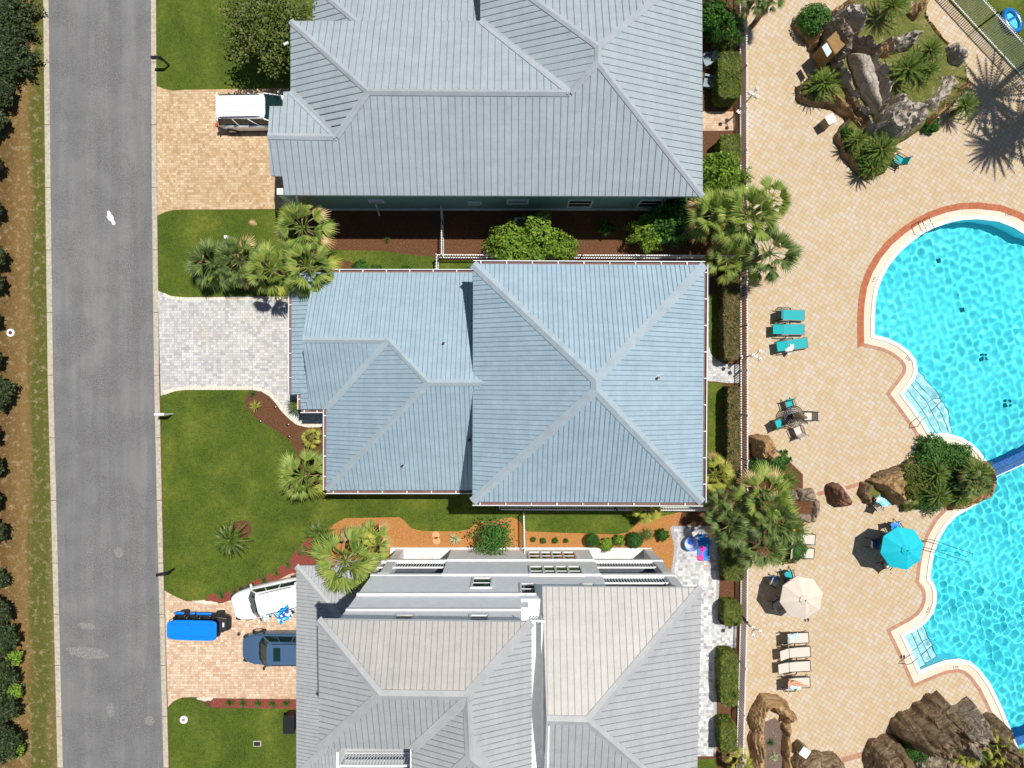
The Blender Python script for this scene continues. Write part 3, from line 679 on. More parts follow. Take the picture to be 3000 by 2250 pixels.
pr(b, -552, 471, -514, -508, 0, .22, M['white']); b.build('wall', h1, world=True)
b = MB()
for x, y in ((-600, -498), (-600, -620), (-565, -720)): pr(b, x-8, x+8, y-8, y+8, 0, 5.1, M['white']); 
b.build('porch_column', h1, world=True)
for x0, x1, z0, z1 in ((-395, -362, 1.9, 2.3), (-118, -90, 1.4, 1.9), (-10, 42, 1.6, 2.3), (161, 222, .8, 2.3), (361, 424, .75, 2.3)): windowbox(h1, x0, x1, z0, z1, -511, -1)
b = MB(); a_ = P(872, 575, 4.6); b.tube([P(868, 574, 5.0), P(872, 590, 4.2), P(876, 603, 2.6)], .06, M['white'], 8); b.build('downspout', h1, world=True); b = MB(); b.tube([P(1102, 600, 2), P(1106, 612, .4), P(1112, 632, .1)], .05, M['white'], 8); b.build('downspout', h1, world=True)
b = MB(); b.tube([P(832, 131, 4.9), P(845, 124, 4.9)], .07, M['white'], 8); b.build('downspout', h1, world=True)
for i, (x, y, l) in enumerate(((1526, 653, 'white condenser unit nearest the green shrub, by the sage wall'), (1584, 650, 'white condenser unit farther along the sage wall, right of the other'))):
    t_ = thing('condenser_unit', l, 'air conditioner', (*P(x*.98+30, y+12).xy, 0), group='condenser units')
    b = MB(); b.box((0, 0, .45), (.78, .78, .9), M['white']); b.build('casing', t_, bevel=.04)
    b = MB(); b.disc((0, 0), .3, .9, .91, M['black'], 20)
    for k in range(5): b.tube([(math.cos(k*1.257)*r__, math.sin(k*1.257)*r__, .925) for r__ in (.05, .28)], .02, M['steel'], 5)
    b.build('fan', t_)

# --- house 2
h2 = thing('house', 'two-part house with sky blue hipped metal roofs and white gutters, behind the grey driveway', 'house', P(1500, 1125), group='houses along the street')
e, t2 = 6.6, 10.0
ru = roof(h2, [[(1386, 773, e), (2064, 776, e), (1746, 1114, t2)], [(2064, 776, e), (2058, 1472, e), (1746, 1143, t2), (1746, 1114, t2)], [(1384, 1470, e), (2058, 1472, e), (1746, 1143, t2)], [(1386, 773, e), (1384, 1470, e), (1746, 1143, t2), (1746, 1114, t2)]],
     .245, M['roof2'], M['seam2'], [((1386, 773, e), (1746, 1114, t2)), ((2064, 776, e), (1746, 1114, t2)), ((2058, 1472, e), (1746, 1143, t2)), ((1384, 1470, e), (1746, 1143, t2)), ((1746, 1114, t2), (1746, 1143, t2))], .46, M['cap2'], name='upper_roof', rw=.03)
L = 3.4
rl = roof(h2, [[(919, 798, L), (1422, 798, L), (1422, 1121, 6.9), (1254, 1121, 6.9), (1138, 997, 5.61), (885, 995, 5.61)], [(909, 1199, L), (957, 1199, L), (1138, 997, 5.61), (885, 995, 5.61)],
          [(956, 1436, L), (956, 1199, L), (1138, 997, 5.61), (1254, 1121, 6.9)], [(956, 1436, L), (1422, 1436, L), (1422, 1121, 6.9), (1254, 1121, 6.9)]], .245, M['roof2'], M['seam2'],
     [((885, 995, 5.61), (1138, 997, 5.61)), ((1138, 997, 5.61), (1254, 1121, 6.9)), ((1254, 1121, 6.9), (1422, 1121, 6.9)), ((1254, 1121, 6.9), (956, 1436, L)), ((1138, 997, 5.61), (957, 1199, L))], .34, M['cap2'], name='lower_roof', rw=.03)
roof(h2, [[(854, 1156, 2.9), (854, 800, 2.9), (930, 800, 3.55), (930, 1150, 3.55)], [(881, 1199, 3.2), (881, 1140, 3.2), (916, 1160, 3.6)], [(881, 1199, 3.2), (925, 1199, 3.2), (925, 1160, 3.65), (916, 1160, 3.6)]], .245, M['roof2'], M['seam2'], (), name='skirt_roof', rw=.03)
vent(rl, 1301, 1005, 5.74); vent(rl, 1181, 1363, 4.28); vent(ru, 1927, 1106, 8.2); vent(rl, 1375, 1288, 5.1)
b = MB(); pr(b, -524, -74, -278, 48, 0, L-.15, M['bluewall']); pr(b, -480, -74, 48.1, 265, 0, L-.15, M['bluewall'])
b.hexa([G(-524, -290, L-.1), G(-524, 60, L-.1), G(-524, -111, 5.6)], [G(-520, -290, L-.1), G(-520, 60, L-.1), G(-520, -111, 5.6)], M['bluewall'])
pr(b, -73.8, 451, -276, 272, 0, e-.15, M['bluewall']); b.build('wall', h2, world=True)
gutter(h2, [((1386, 772, e), (2066, 775, e), (0, 1)), ((2065, 775, e), (2060, 1473, e), (1, 0)), ((1384, 1472, e), (2060, 1474, e), (0, -1)), ((905, 797, L), (1386, 797, L), (0, 1)), ((853, 800, 2.9), (853, 1156, 2.9), (-1, 0)), ((955, 1200, L), (955, 1437, L), (-1, 0)), ((955, 1438, L), (1386, 1438, L), (0, -1)), ((880, 1156, 3.2), (880, 1200, 3.2), (-1, 0)), ((880, 1201, 3.2), (955, 1201, 3.2), (0, -1))])
# lamp on the two storey wall side and a small skylight-like lens
b = MB(); c = P(1252+20, 1440, 2.2); b.tube([P(1240, 1436, .6), P(1275, 1437, .6)], .12, M['white'], 8); b.build('downspout', h2, world=True)

# --- house 3
h3 = thing('house', 'large white multi-storey house with weathered grey metal roofs, balconies and a tower', 'house', P(1500, 1900), group='houses along the street')
TE, TR = 14.9, 16.1; EE, ER = 10.4, 12.5
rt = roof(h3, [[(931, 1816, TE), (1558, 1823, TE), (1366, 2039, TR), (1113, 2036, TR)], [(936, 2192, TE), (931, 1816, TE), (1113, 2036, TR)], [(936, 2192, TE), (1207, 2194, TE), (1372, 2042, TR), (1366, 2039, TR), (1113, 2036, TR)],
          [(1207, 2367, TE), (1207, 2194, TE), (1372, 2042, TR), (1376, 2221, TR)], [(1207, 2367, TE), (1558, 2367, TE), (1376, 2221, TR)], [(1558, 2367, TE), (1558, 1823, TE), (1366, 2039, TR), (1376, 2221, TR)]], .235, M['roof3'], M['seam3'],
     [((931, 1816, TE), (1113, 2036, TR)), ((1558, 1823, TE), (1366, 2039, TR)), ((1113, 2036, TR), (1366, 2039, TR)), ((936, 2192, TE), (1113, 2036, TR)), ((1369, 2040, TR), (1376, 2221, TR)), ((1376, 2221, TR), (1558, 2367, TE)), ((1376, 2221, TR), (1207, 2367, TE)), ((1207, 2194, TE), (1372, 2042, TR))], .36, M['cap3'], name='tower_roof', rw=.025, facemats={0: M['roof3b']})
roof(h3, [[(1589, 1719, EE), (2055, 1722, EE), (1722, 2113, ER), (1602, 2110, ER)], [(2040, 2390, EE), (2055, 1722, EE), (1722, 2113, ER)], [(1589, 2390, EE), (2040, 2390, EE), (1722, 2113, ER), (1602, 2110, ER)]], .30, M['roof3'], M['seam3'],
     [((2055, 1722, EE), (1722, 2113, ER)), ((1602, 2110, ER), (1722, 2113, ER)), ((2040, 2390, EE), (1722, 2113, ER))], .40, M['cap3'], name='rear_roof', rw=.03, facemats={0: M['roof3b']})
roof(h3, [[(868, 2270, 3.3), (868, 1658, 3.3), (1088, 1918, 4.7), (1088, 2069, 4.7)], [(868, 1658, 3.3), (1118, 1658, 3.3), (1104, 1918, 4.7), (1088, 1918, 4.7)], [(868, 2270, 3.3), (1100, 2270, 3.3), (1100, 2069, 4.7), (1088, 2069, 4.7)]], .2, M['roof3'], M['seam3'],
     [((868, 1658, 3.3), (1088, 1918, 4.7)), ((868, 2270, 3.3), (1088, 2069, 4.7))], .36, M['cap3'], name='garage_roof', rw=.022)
b = MB(); W = M['whitewall']
pr(b, -560, -353.2, 515, 1035, 0, 3.15, W)                    # garage
pr(b, -353, -177, 590, 1000, 0, 6.2, W); pr(b, -353, -197, 481, 700, 6.2, TE-.15, W); pr(b, -196.9, 20, 481, 835, 6.2, TE-.15, W); pr(b, -353, -197, 700.1, 735, 6.2, 12.4, W); pr(b, -177, 224, 481, 980, 0, 6.2-.001, W)
pr(b, 20.1, 224, 481, 980, 6.2, EE-.15, W); pr(b, 224.1, 408, 590, 980, 0, EE-.15, W)
b.hexa([G(75, 470, EE-.1), G(75, 975, EE-.1), G(75, 719, ER-.1)], [G(79, 470, EE-.1), G(79, 975, EE-.1), G(79, 719, ER-.1)], M['white'])
b.build('wall', h3, world=True)
for x0, x1, z0, z1, mm_ in [(-356, -177.1, 2.8, 3.1, 'white'), (-356, -177.1, 5.9, 6.2, 'white'), (224.2, 411, 2.8, 3.1, 'white'), (224.2, 411, 5.9, 6.2, 'white'), (224.2, 411, EE-.45, EE-.2, 'white'), (-356, -177, 0, .12, 'porchfloor'), (224, 408, 0, .12, 'porchfloor')]:
    b = MB(); pr(b, x0, x1, 479, 590, z0, z1, M[mm_])
    if mm_ == 'white' and z1 < 7: pr(b, x0+4, x1-4, 489, 589, z1, z1+.02, M['porchshade'])  # thin dark sheet paints the porch shade onto the upper floors
    b.build('porch_floor', h3, world=True)
b = MB()
for z in (3.1, 6.2): pr(b, -177, 224, 476, 481, z-.12, z+.05, M['white'])
pr(b, -353, 20, 476, 481, 9.55, 9.75, M['white']); pr(b, -353, 224, 477, 481, .0, .25, M['white']); pr(b, -353, 20, 478, 481, 11.75, 11.95, M['white']); b.build('trim_band', h3, world=True)
for x0, x1, z1 in ((-338, -315, 6.0), (385, 408, EE-.4)):
    b = MB(); pr(b, x0, x1, 482, 505, 0, z1, M['white'])
    for z in (2.7, 5.7): pr(b, x0-3, x1+3, 479, 508, z, z+.14, M['white'])
    b.build('porch_column', h3, world=True)
railing(h3, G(-315, 486).xy, G(-177, 486).xy, 3.1, 4.15, .15); railing(h3, G(-356, 486).xy, G(-338, 486).xy, 3.1, 4.15, .15)
railing(h3, G(226, 486).xy, G(385, 486).xy, 3.1, 4.15, .15); railing(h3, G(226, 486).xy, G(385, 486).xy, 6.2, 7.25, .15)
def fwin(x0, x1, y0, y1, panes=1):
    f0, f1 = 481/(y0-1125), 481/(y1-1125); fm = (f0+f1)/2
    windowbox(h3, (x0-1500)*fm, (x1-1500)*fm, (1-f0)*HC, (1-f1)*HC, 481, 1, panes=panes)
fwin(1552, 1684, 1620, 1640, 4); fwin(1556, 1702, 1662, 1687, 4); fwin(1387, 1437, 1696, 1722); fwin(1529, 1566, 1713, 1741); fwin(1712, 1742, 1714, 1735); fwin(1160, 1206, 1806, 1824); fwin(1380, 1428, 1806, 1824)
b = MB(); pr(b, 20.2, 75, 482, 820, EE-.14, 9.9, M['white']); pr(b, 20.2, 36, 486, 820, 9.9, 11.2, M['white']); b.build('roof_deck', h3, world=True)
railing(h3, G(24, 518).xy, G(70, 518).xy, 9.9, 11.0, .13); railing(h3, G(66, 518).xy, G(66, 815).xy, 9.9, 11.0, .13)
# terrace below the tower eave
b = MB(); pr(b, -345, -200, 735, 800, 12.0, 12.6, M['roof3']); pr(b, -350, -345, 733, 790, 12, 13.9, M['white']); pr(b, -200, -195, 733, 790, 12, 13.9, M['white']); b.build('terrace', h3, world=True)
railing(h3, G(-346, 765).xy, G(-200, 765).xy, 12.6, 13.7, .13)
# porch furniture
for cx, z, l in ((285, .12, 'wicker sofa with tan cushion on the ground floor porch of the white house'), (290, 3.1, 'wicker sofa with tan cushion on the upper balcony of the white house')):
    c = G(cx, 530, z); t_ = thing('wicker_sofa', l, 'sofa', c, group='wicker sofas')
    b = MB(); b.box((0, 0, .25), (1.5, .8, .3), M['frame']); b.box((0, -.38, .55), (1.5, .12, .5), M['frame']); b.box((-.72, 0, .4), (.12, .8, .35), M['frame']); b.box((.72, 0, .4), (.12, .8, .35), M['frame']); b.build('frame', t_, bevel=.04)
    b = MB(); b.box((0, .04, .46), (1.25, .65, .12), mat('tan_cushion', (.55, .36, .18), .8)); b.build('cushion', t_, bevel=.04)
# ------------------------------------------------------------------ vegetation
def rv(rng, s=1): return Vector((rng.uniform(-1, 1), rng.uniform(-1, 1), rng.uniform(-1, 1)))*s
def palm_crown(name, seed, cols, n=23, nb=15, dead=5, droop=1.0):
    rng = random.Random(seed); b = MB()
    for i in range(n):
        az = i*2.39996+rng.uniform(-.2, .2); f = i/n; el_ = R(72-f*105*droop+rng.uniform(-8, 8)); pl = .38+.14*rng.random()+.06*f
        d = Vector((math.cos(az)*math.cos(el_), math.sin(az)*math.cos(el_), math.sin(el_))); m = cols[0] if f < .8 else cols[1]
        if i >= n-dead: m = cols[2]
        base = Vector((0, 0, 0)); mid = d*pl*.6+Vector((0, 0, .03)); tip = d*pl+Vector((0, 0, -.03-.10*f))
        b.bar(base, mid, .018, .014, m); b.bar(mid, tip, .014, .012, m)
        side = d.cross(Vector((0, 0, 1))); side = side.normalized() if side.length > .1 else Vector((1, 0, 0)); up = side.cross(d).normalized()
        fl = .60*(1-.2*rng.random()); spread = R(rng.uniform(44, 68)); rollk = rng.uniform(-.5, .5); side = (side*math.cos(rollk)+up*math.sin(rollk)).normalized(); up = side.cross(d).normalized()
        for k in range(nb):
            t = (k/(nb-1)*2-1); a = t*spread; bd = (d*math.cos(a)+side*math.sin(a)+up*(-.22*abs(t)+rng.uniform(-.06, .06))).normalized()
            L = fl*(1-.28*abs(t)**2)*rng.uniform(.85, 1.05); w = bd.cross(up).normalized()*.023
            p0 = tip; p1 = tip+bd*L*.55; p2 = tip+bd*L+Vector((0, 0, -.10*L-.16*L*f*2)); p1.z -= .03*f
            b.face([p0-w*.3, p0+w*.3, p1+w, p1-w], m); b.v[-4:] = [tuple(x) for x in (p0-w*.3, p0+w*.3, p1+w, p1-w)]
            nn = len(b.v); b.v.append(tuple(p2)); b.f.append((nn-1, nn-2, nn)); b.m.append(b.mi(m))
    return b
def sago_crown(name, seed, n=50, m=None, core=None):
    rng = random.Random(seed); b = MB(); m = m or M['sago']
    for i in range(n):
        az = i*2.39996+rng.uniform(-.15, .15); f = (i/n)**.8; e0 = R(68-f*66+rng.uniform(-5, 5)); L = (.75+.27*f)*rng.uniform(.93, 1.05)
        pts = []
        for k in range(9):
            t = k/8; r = L*t*math.cos(e0)*(1+.1*t); z = L*t*math.sin(e0)-.34*t*t*L*math.cos(e0); pts.append(Vector((math.cos(az)*r, math.sin(az)*r, z)))
        sd = Vector((-math.sin(az), math.cos(az), 0)); n_ = len(b.v)
        # frond = one island: rachis strip with leaflets joined on
        vs = []; fs = []
        for k in range(9):
            w = .008; vs += [pts[k]-sd*w, pts[k]+sd*w]
            if k: fs.append((2*k-2, 2*k-1, 2*k+1, 2*k))
        for k in range(1, 17):
            t = k/16*.97+.02; j = min(7, int(t*8)); p = pts[j].lerp(pts[j+1], t*8-j); dd = (pts[j+1]-pts[j]).normalized(); ll = .105*math.sin(math.pi*min(1, t*.86+.13))**.6
            for sg in (1, -1):
                q = p+(sd*sg*.80+dd*.62).normalized()*ll+Vector((0, 0, .03)); w = dd*.028; a = len(vs); vs += [p-w, p+w, q]; fs.append((a, a+1, a+2) if sg < 0 else (a+1, a, a+2))
        # tie the leaflets to the rachis so the frond stays one piece
        b.mesh(vs, fs, m)
    if core: b.sphere((0, 0, .05), .11, core, 10, .7)
    else: b.sphere((0, 0, .0), .07, M['wood'], 8)
    return b
def clump(n, size, m, seed, box=None, flat=.55, leaf=.09, core=True, lump=.25, asp=1.6):
    """leaves spread over a lumpy ellipsoid (unit radius) or a box; several leaves each"""
    rng = random.Random(seed); b = MB()
    if core:
        if box: b.box((0, 0, box[2]*.46), (box[0]*.86, box[1]*.86, box[2]*.86), M['core'])
        else: b.sphere((0, 0, flat*.45), .78, M['core'], 12, flat*.9)
    for i in range(n):
        if box:
            f = rng.random(); x, y = rng.uniform(-.5, .5)*box[0], rng.uniform(-.5, .5)*box[1]; z = box[2]*rng.uniform(.9, 1.02)
            if f < .4:
                z = box[2]*rng.uniform(.05, 1); k = rng.random()
                if k < .5: x = box[0]*.5*rng.choice((-1, 1))
                else: y = box[1]*.5*rng.choice((-1, 1))
            p = Vector((x, y, z))+rv(rng, .05)+Vector((0, 0, 1))*mnoise.noise(Vector((x*1.5+seed, y*1.5, 0)))*.12
            e_ = 1-max(0, (abs(x)/(box[0]*.5))**6+(abs(y)/(box[1]*.5))**6-.6)*.12; p.x *= e_; p.y *= e_
            nrm = Vector((0, 0, 1)) if f >= .4 else Vector((x, y, .5)).normalized()
        else:
            d = rv(rng); 
            while d.length > 1 or d.length < .1: d = rv(rng)
            d.normalize(); d.z = abs(d.z)*1.0-.25*rng.random(); d.normalize()
            k = 1+lump*mnoise.noise(d*2.1+Vector((seed*3.3, 0, 0)))*1.6; r_ = k*rng.uniform(.78, 1.03); p = Vector((d.x*r_, d.y*r_, flat*.45+d.z*r_*flat)); nrm = Vector((d.x, d.y, d.z+.4)).normalized()
        nrm = (nrm+rv(rng, .65)).normalized(); a = nrm.cross(rv(rng)).normalized(); c = nrm.cross(a); s_ = leaf*rng.uniform(.6, 1.25)
        b.face([p-a*s_*.5*asp, p-c*s_*.5, p+a*s_*.5*asp, p+c*s_*.5], m)
    return b
def grass_tuft(seed, m, n=70, w=.02, rise=.7):
    rng = random.Random(seed); b = MB()
    for i in range(n):
        az = rng.uniform(0, 6.28); e0 = R(rng.uniform(15, 80)); L = rng.uniform(.7, 1.05); pts = []
        for k in range(4):
            t = k/3; pts.append(Vector((math.cos(az)*L*t*math.cos(e0), math.sin(az)*L*t*math.cos(e0), L*rise*t*math.sin(e0)-.35*t*t*L*math.cos(e0)+.02)))
        sd = Vector((-math.sin(az), math.cos(az), 0)); vs = []
        for k in range(4): ww = w*(1-k/3.3); vs += [pts[k]-sd*ww, pts[k]+sd*ww]
        b.mesh(vs, [(0, 1, 3, 2), (2, 3, 5, 4), (4, 5, 7, 6)], m)
    return b
MESH = {}
def shared(key, fn):
    if key not in MESH:
        o = fn().build(key); MESH[key] = o.data; bpy.data.objects.remove(o)
    return MESH[key]
def put(name, me, parent, loc=(0, 0, 0), s=1, rz=0):
    o = bpy.data.objects.new(name, me); C.objects.link(o); o.parent = parent; o.location = loc; o.scale = (s, s, s) if not isinstance(s, tuple) else s; o.rotation_euler = (0, 0, rz); return o
VN = [0]
def trunk(t, h, r0, r1, lean=0, m=None):
    b = MB(); n = 7
    b.tube([(lean*math.sin(k/n*2), lean*.5*math.sin(k/n*3), h*k/n) for k in range(n+1)], [r0+(r1-r0)*k/n for k in range(n+1)], m or M['wood'], 9); return b.build('trunk', t, smooth=True)
def plant(kind, x, y, z, rpx, label, var=0, cat=None, group=None, rz=None, base=None):
    """x, y: photo pixel of the crown's middle seen at height z; rpx: its radius in photo pixels"""
    if kind == 'sago': z = z*.78
    VN[0] += 1; rz = VN[0]*1.7 if rz is None else rz; r = rpx/S*(1-z/HC); p = P(x, y, z)
    if kind in ('palm', 'palmd', 'palmy'):
        cols = {'palm': (M['palm'], M['palmy'], M['grass_dead']), 'palmd': (M['palmd'], M['palm'], M['grass_dead']), 'palmy': (M['palmy'], M['palmy'], M['grass_dead'])}[kind]
        me = shared('%s_fronds_%d' % (kind, var), lambda: palm_crown('c', 11+var*7, cols, droop=.85+.12*var, dead=(5, 2, 3)[var]))
        t = thing('palm_tree', label, 'palm tree', (p.x, p.y, 0), group=group or 'fan palms'); put('crown', me, t, (0, 0, z), r, rz); trunk(t, z, .17, .13, .05)
        return t
    if kind == 'sago':
        me = shared('sago_fronds_%d' % var, lambda: sago_crown('s', 5+var, core=(mat('cone_orange', (.6, .28, .05), .8) if var == 2 else None)))
        t = thing('sago_palm', label, 'sago palm', (p.x, p.y, 0), group=group or 'sago palms'); put('crown', me, t, (0, 0, z-.1), r, rz); trunk(t, z, .16, .14, .02); return t
    if kind in ('shrub', 'shrubl', 'round', 'tree', 'hedgeball'):
        m = {'shrub': M['shrub'], 'shrubl': M['shrubl'], 'round': M['shrub'], 'tree': M['tree'], 'hedgeball': M['hedge']}[kind]
        big_ = r > .7; n = int(2600*min(2.2, max(.35, r))) if kind != 'round' else 1500
        me = shared('%s_leaves_%d_%d' % (kind, var, int(big_)), lambda: clump(n, 1, m, var+3, flat=.8 if kind == 'round' else .7, leaf=(.085 if big_ else .17) if kind != 'round' else .10, lump=.06 if kind == 'round' else .42))
        h = max(0.05, z-r*.9); t = thing('shrub', label, 'shrub', (p.x, p.y, 0), group=group or 'garden shrubs'); put('foliage', me, t, (0, 0, h*.6), (r, r, max(r*.9, (z)*.9)), rz)
        if z > .9: trunk(t, max(.3, z*.6), .06, .04)
        return t
    if kind in ('tuft', 'yucca', 'sapling'):
        m = {'tuft': M['shrub'], 'yucca': M['yucca'], 'sapling': M['palmy']}[kind]
        me = shared('%s_blades' % kind, lambda: grass_tuft(3, m, 90 if kind == 'tuft' else 60, .022 if kind == 'tuft' else .05))
        t = thing('grass_tuft' if kind == 'tuft' else 'yucca_plant', label, cat or ('grass plant' if kind == 'tuft' else 'plant'), (p.x, p.y, 0), group=group); put('blades', me, t, (0, 0, max(.05, z-r*.4)), r, rz); return t
def hedge(x0, x1, y0, y1, h, label, m=None, dens=900):
    a, c = P(x0, y0, h), P(x1, y1, h); cx, cy = (a.x+c.x)/2, (a.y+c.y)/2; w, d = abs(a.x-c.x), abs(a.y-c.y)
    t = thing('hedge', label, 'hedge', (cx, cy, 0), group='hedges along the pool fence'); VN[0] += 1
    clump(int(dens*(w*d+h*(w+d)*.9)), 1, m or M['hedge'], VN[0], box=(w, d, h), leaf=.10).build('foliage', t); return t
GP = 'fan palms'
plant('palm', 887, 668, 4.0, 98, 'green fan palm in the dark side yard, topmost of the cluster by the grey driveway', 0)
plant('palm', 796, 792, 3.6, 90, 'fan palm overhanging the top edge of the grey driveway', 1)
plant('palm', 906, 785, 4.2, 96, 'fan palm with an orange tipped frond over the corner of the sky blue roof', 2)
plant('palmd', 622, 770, 1.6, 88, 'dark bushy palmetto nearest the road in the strip between driveways', 1)
plant('palmd', 702, 765, 1.9, 88, 'dark bushy palmetto between the roadside palmetto and the fan palms', 0)
plant('palm', 888, 1394, 2.6, 88, 'broad fan palm at the lower left corner of the sky blue roofed house', 1)
plant('palm', 2190, 632, 4.6, 108, 'largest fan palm beside the end of the grey roof, over the pool fence', 1)
plant('palm', 2098, 632, 4.0, 96, 'fan palm over the shrubs at the lower right corner of the grey roof', 0)
plant('palmd', 2254, 742, 3.8, 100, 'dark fan palm reaching out over the deck above the teal loungers', 2)
plant('palm', 2255, 590, 4.2, 78, 'upper fan palm reaching over the deck, topmost of the fence cluster', 2)
plant('palm', 2130, 762, 3.0, 70, 'fan palm over the upper right corner of the sky blue roof', 1)
plant('palmy', 2094, 1392, 1.6, 66, 'yellowish fan palm beside the right edge of the sky blue roof near its lower corner', 0)
plant('palm', 2240, 1455, 3.4, 100, 'fan palm above the grey stones beside the lone boulder', 0)
plant('palmd', 2262, 1520, 3.8, 98, 'large fan palm between the grey stones and the patio', 1)
plant('palmd', 2232, 1596, 3.2, 90, 'dark fan palm at the foot of the cluster above the pair of half hidden loungers', 2)
plant('palmd', 2140, 1538, 3.0, 80, 'dark fan palm shading the blue foam mat on the patio', 0)
plant('palmd', 2125, 1480, 2.4, 66, 'small dark palm between the side fence end and the pool fence', 2)
plant('palm', 1012, 1642, 5.2, 116, 'tall fan palm leaning over the garage roof of the white house', 2)
plant('palm', 1085, 1590, 3.6, 70, 'thin fan palm beside the white porch wall, right of the tall one', 0)
plant('palmd', 2212, -12, 3.2, 62, 'fan palm tips hanging over the deck at the top by the fence', 0)
plant('palmd', 2262, -10, 3.2, 50, 'second fan palm tip over the deck at the top edge', 1)
plant('palmy', 1898, 1490, 1.6, 50, 'low yellowing palm under the lower eave of the sky blue roof, near the fence', 1)
plant('palmy', 910, 1283, 1.0, 34, 'small yellow green palm in the brown mulch left of the sky blue roof', 2)
plant('palmy', 2168, 2235, 1.3, 46, 'yellow green palm at the bottom end of the pool fence', 0)
for x, y, z, r, v, l in ((2417, 241, 1.6, 56, 0, 'sago palm on the left corner of the slide mound beside the ochre wall'), (2661, 201, 2.2, 68, 1, 'largest sago palm in the middle of the slide mound lawn'), (2728, 146, 2.0, 48, 0, 'sago palm behind the large one, next to the grey boulder'),
        (2618, 12, 2.2, 58, 1, 'sago palm at the top edge of the slide mound'), (2513, 410, 1.5, 42, 0, 'small sago palm at the foot of the slide, left of its pair'), (2584, 437, 1.7, 62, 1, 'sago palm at the foot of the slide beside the teal chair'), (2556, 490, 1.4, 45, 0, 'lowest sago palm at the tip of the slide mound'),
        (2829, 308, 1.6, 52, 1, 'sago palm outside the log shaped rock wall on the right of the mound'), (2724, 205, 1.8, 40, 0, 'yellowing sago palm on the mound between the large one and the right rocks'), (2750, 1388, 1.4, 44, 0, 'sago palm nearest the brick corner in the pool planter'), (2753, 1452, 1.4, 46, 1, 'lower sago palm in the pool planter'),
        (2815, 1460, 1.3, 38, 0, 'small sago palm at the lower edge of the pool planter near the water'), (2308, 1406, 1.3, 42, 1, 'sago palm in the left planter under the tan boulder'), (2327, 1553, 1.4, 50, 2, 'sago palm with a round orange cone above the pair of half hidden loungers'),
        (669, 1583, 2.0, 58, 1, 'lone dark sago palm on the lower front lawn beside a mulch ring'), (935, 1562, 1.6, 46, 0, 'sago palm in the bed left of the tall leaning palm'), (886, 1614, .6, 20, 1, 'small sago palm in the red mulch above the white car'), (1899, 1566, .7, 22, 0, 'small sago palm in the pine straw near the patio'),
        (868, 1188, 1.0, 33, 1, 'bushy sago palm in the walkway bend at the step of the sky blue roof'), (2867, 1385, 2.2, 56, 1, 'tallest palm in the pool planter at the water end'), (2860, 2190, 1.9, 66, 1, 'palm growing out of the dark rock mass in the bottom corner')):
    plant('sago', x, y, z, r, l, v)
plant('palmd', 2860, 1415, 2.0, 48, 'pale fronded palm at the water end of the pool planter', 2)
plant('palmy', 2930, 2200, 1.8, 55, 'yellow green palm on the bottom corner rocks beside the water', 1); plant('palmy', 2830, 2215, 1.6, 40, 'small yellow palm on the bottom corner rocks', 2); plant('palm', 2985, 2240, 1.8, 60, 'green palm at the very bottom right corner', 1)
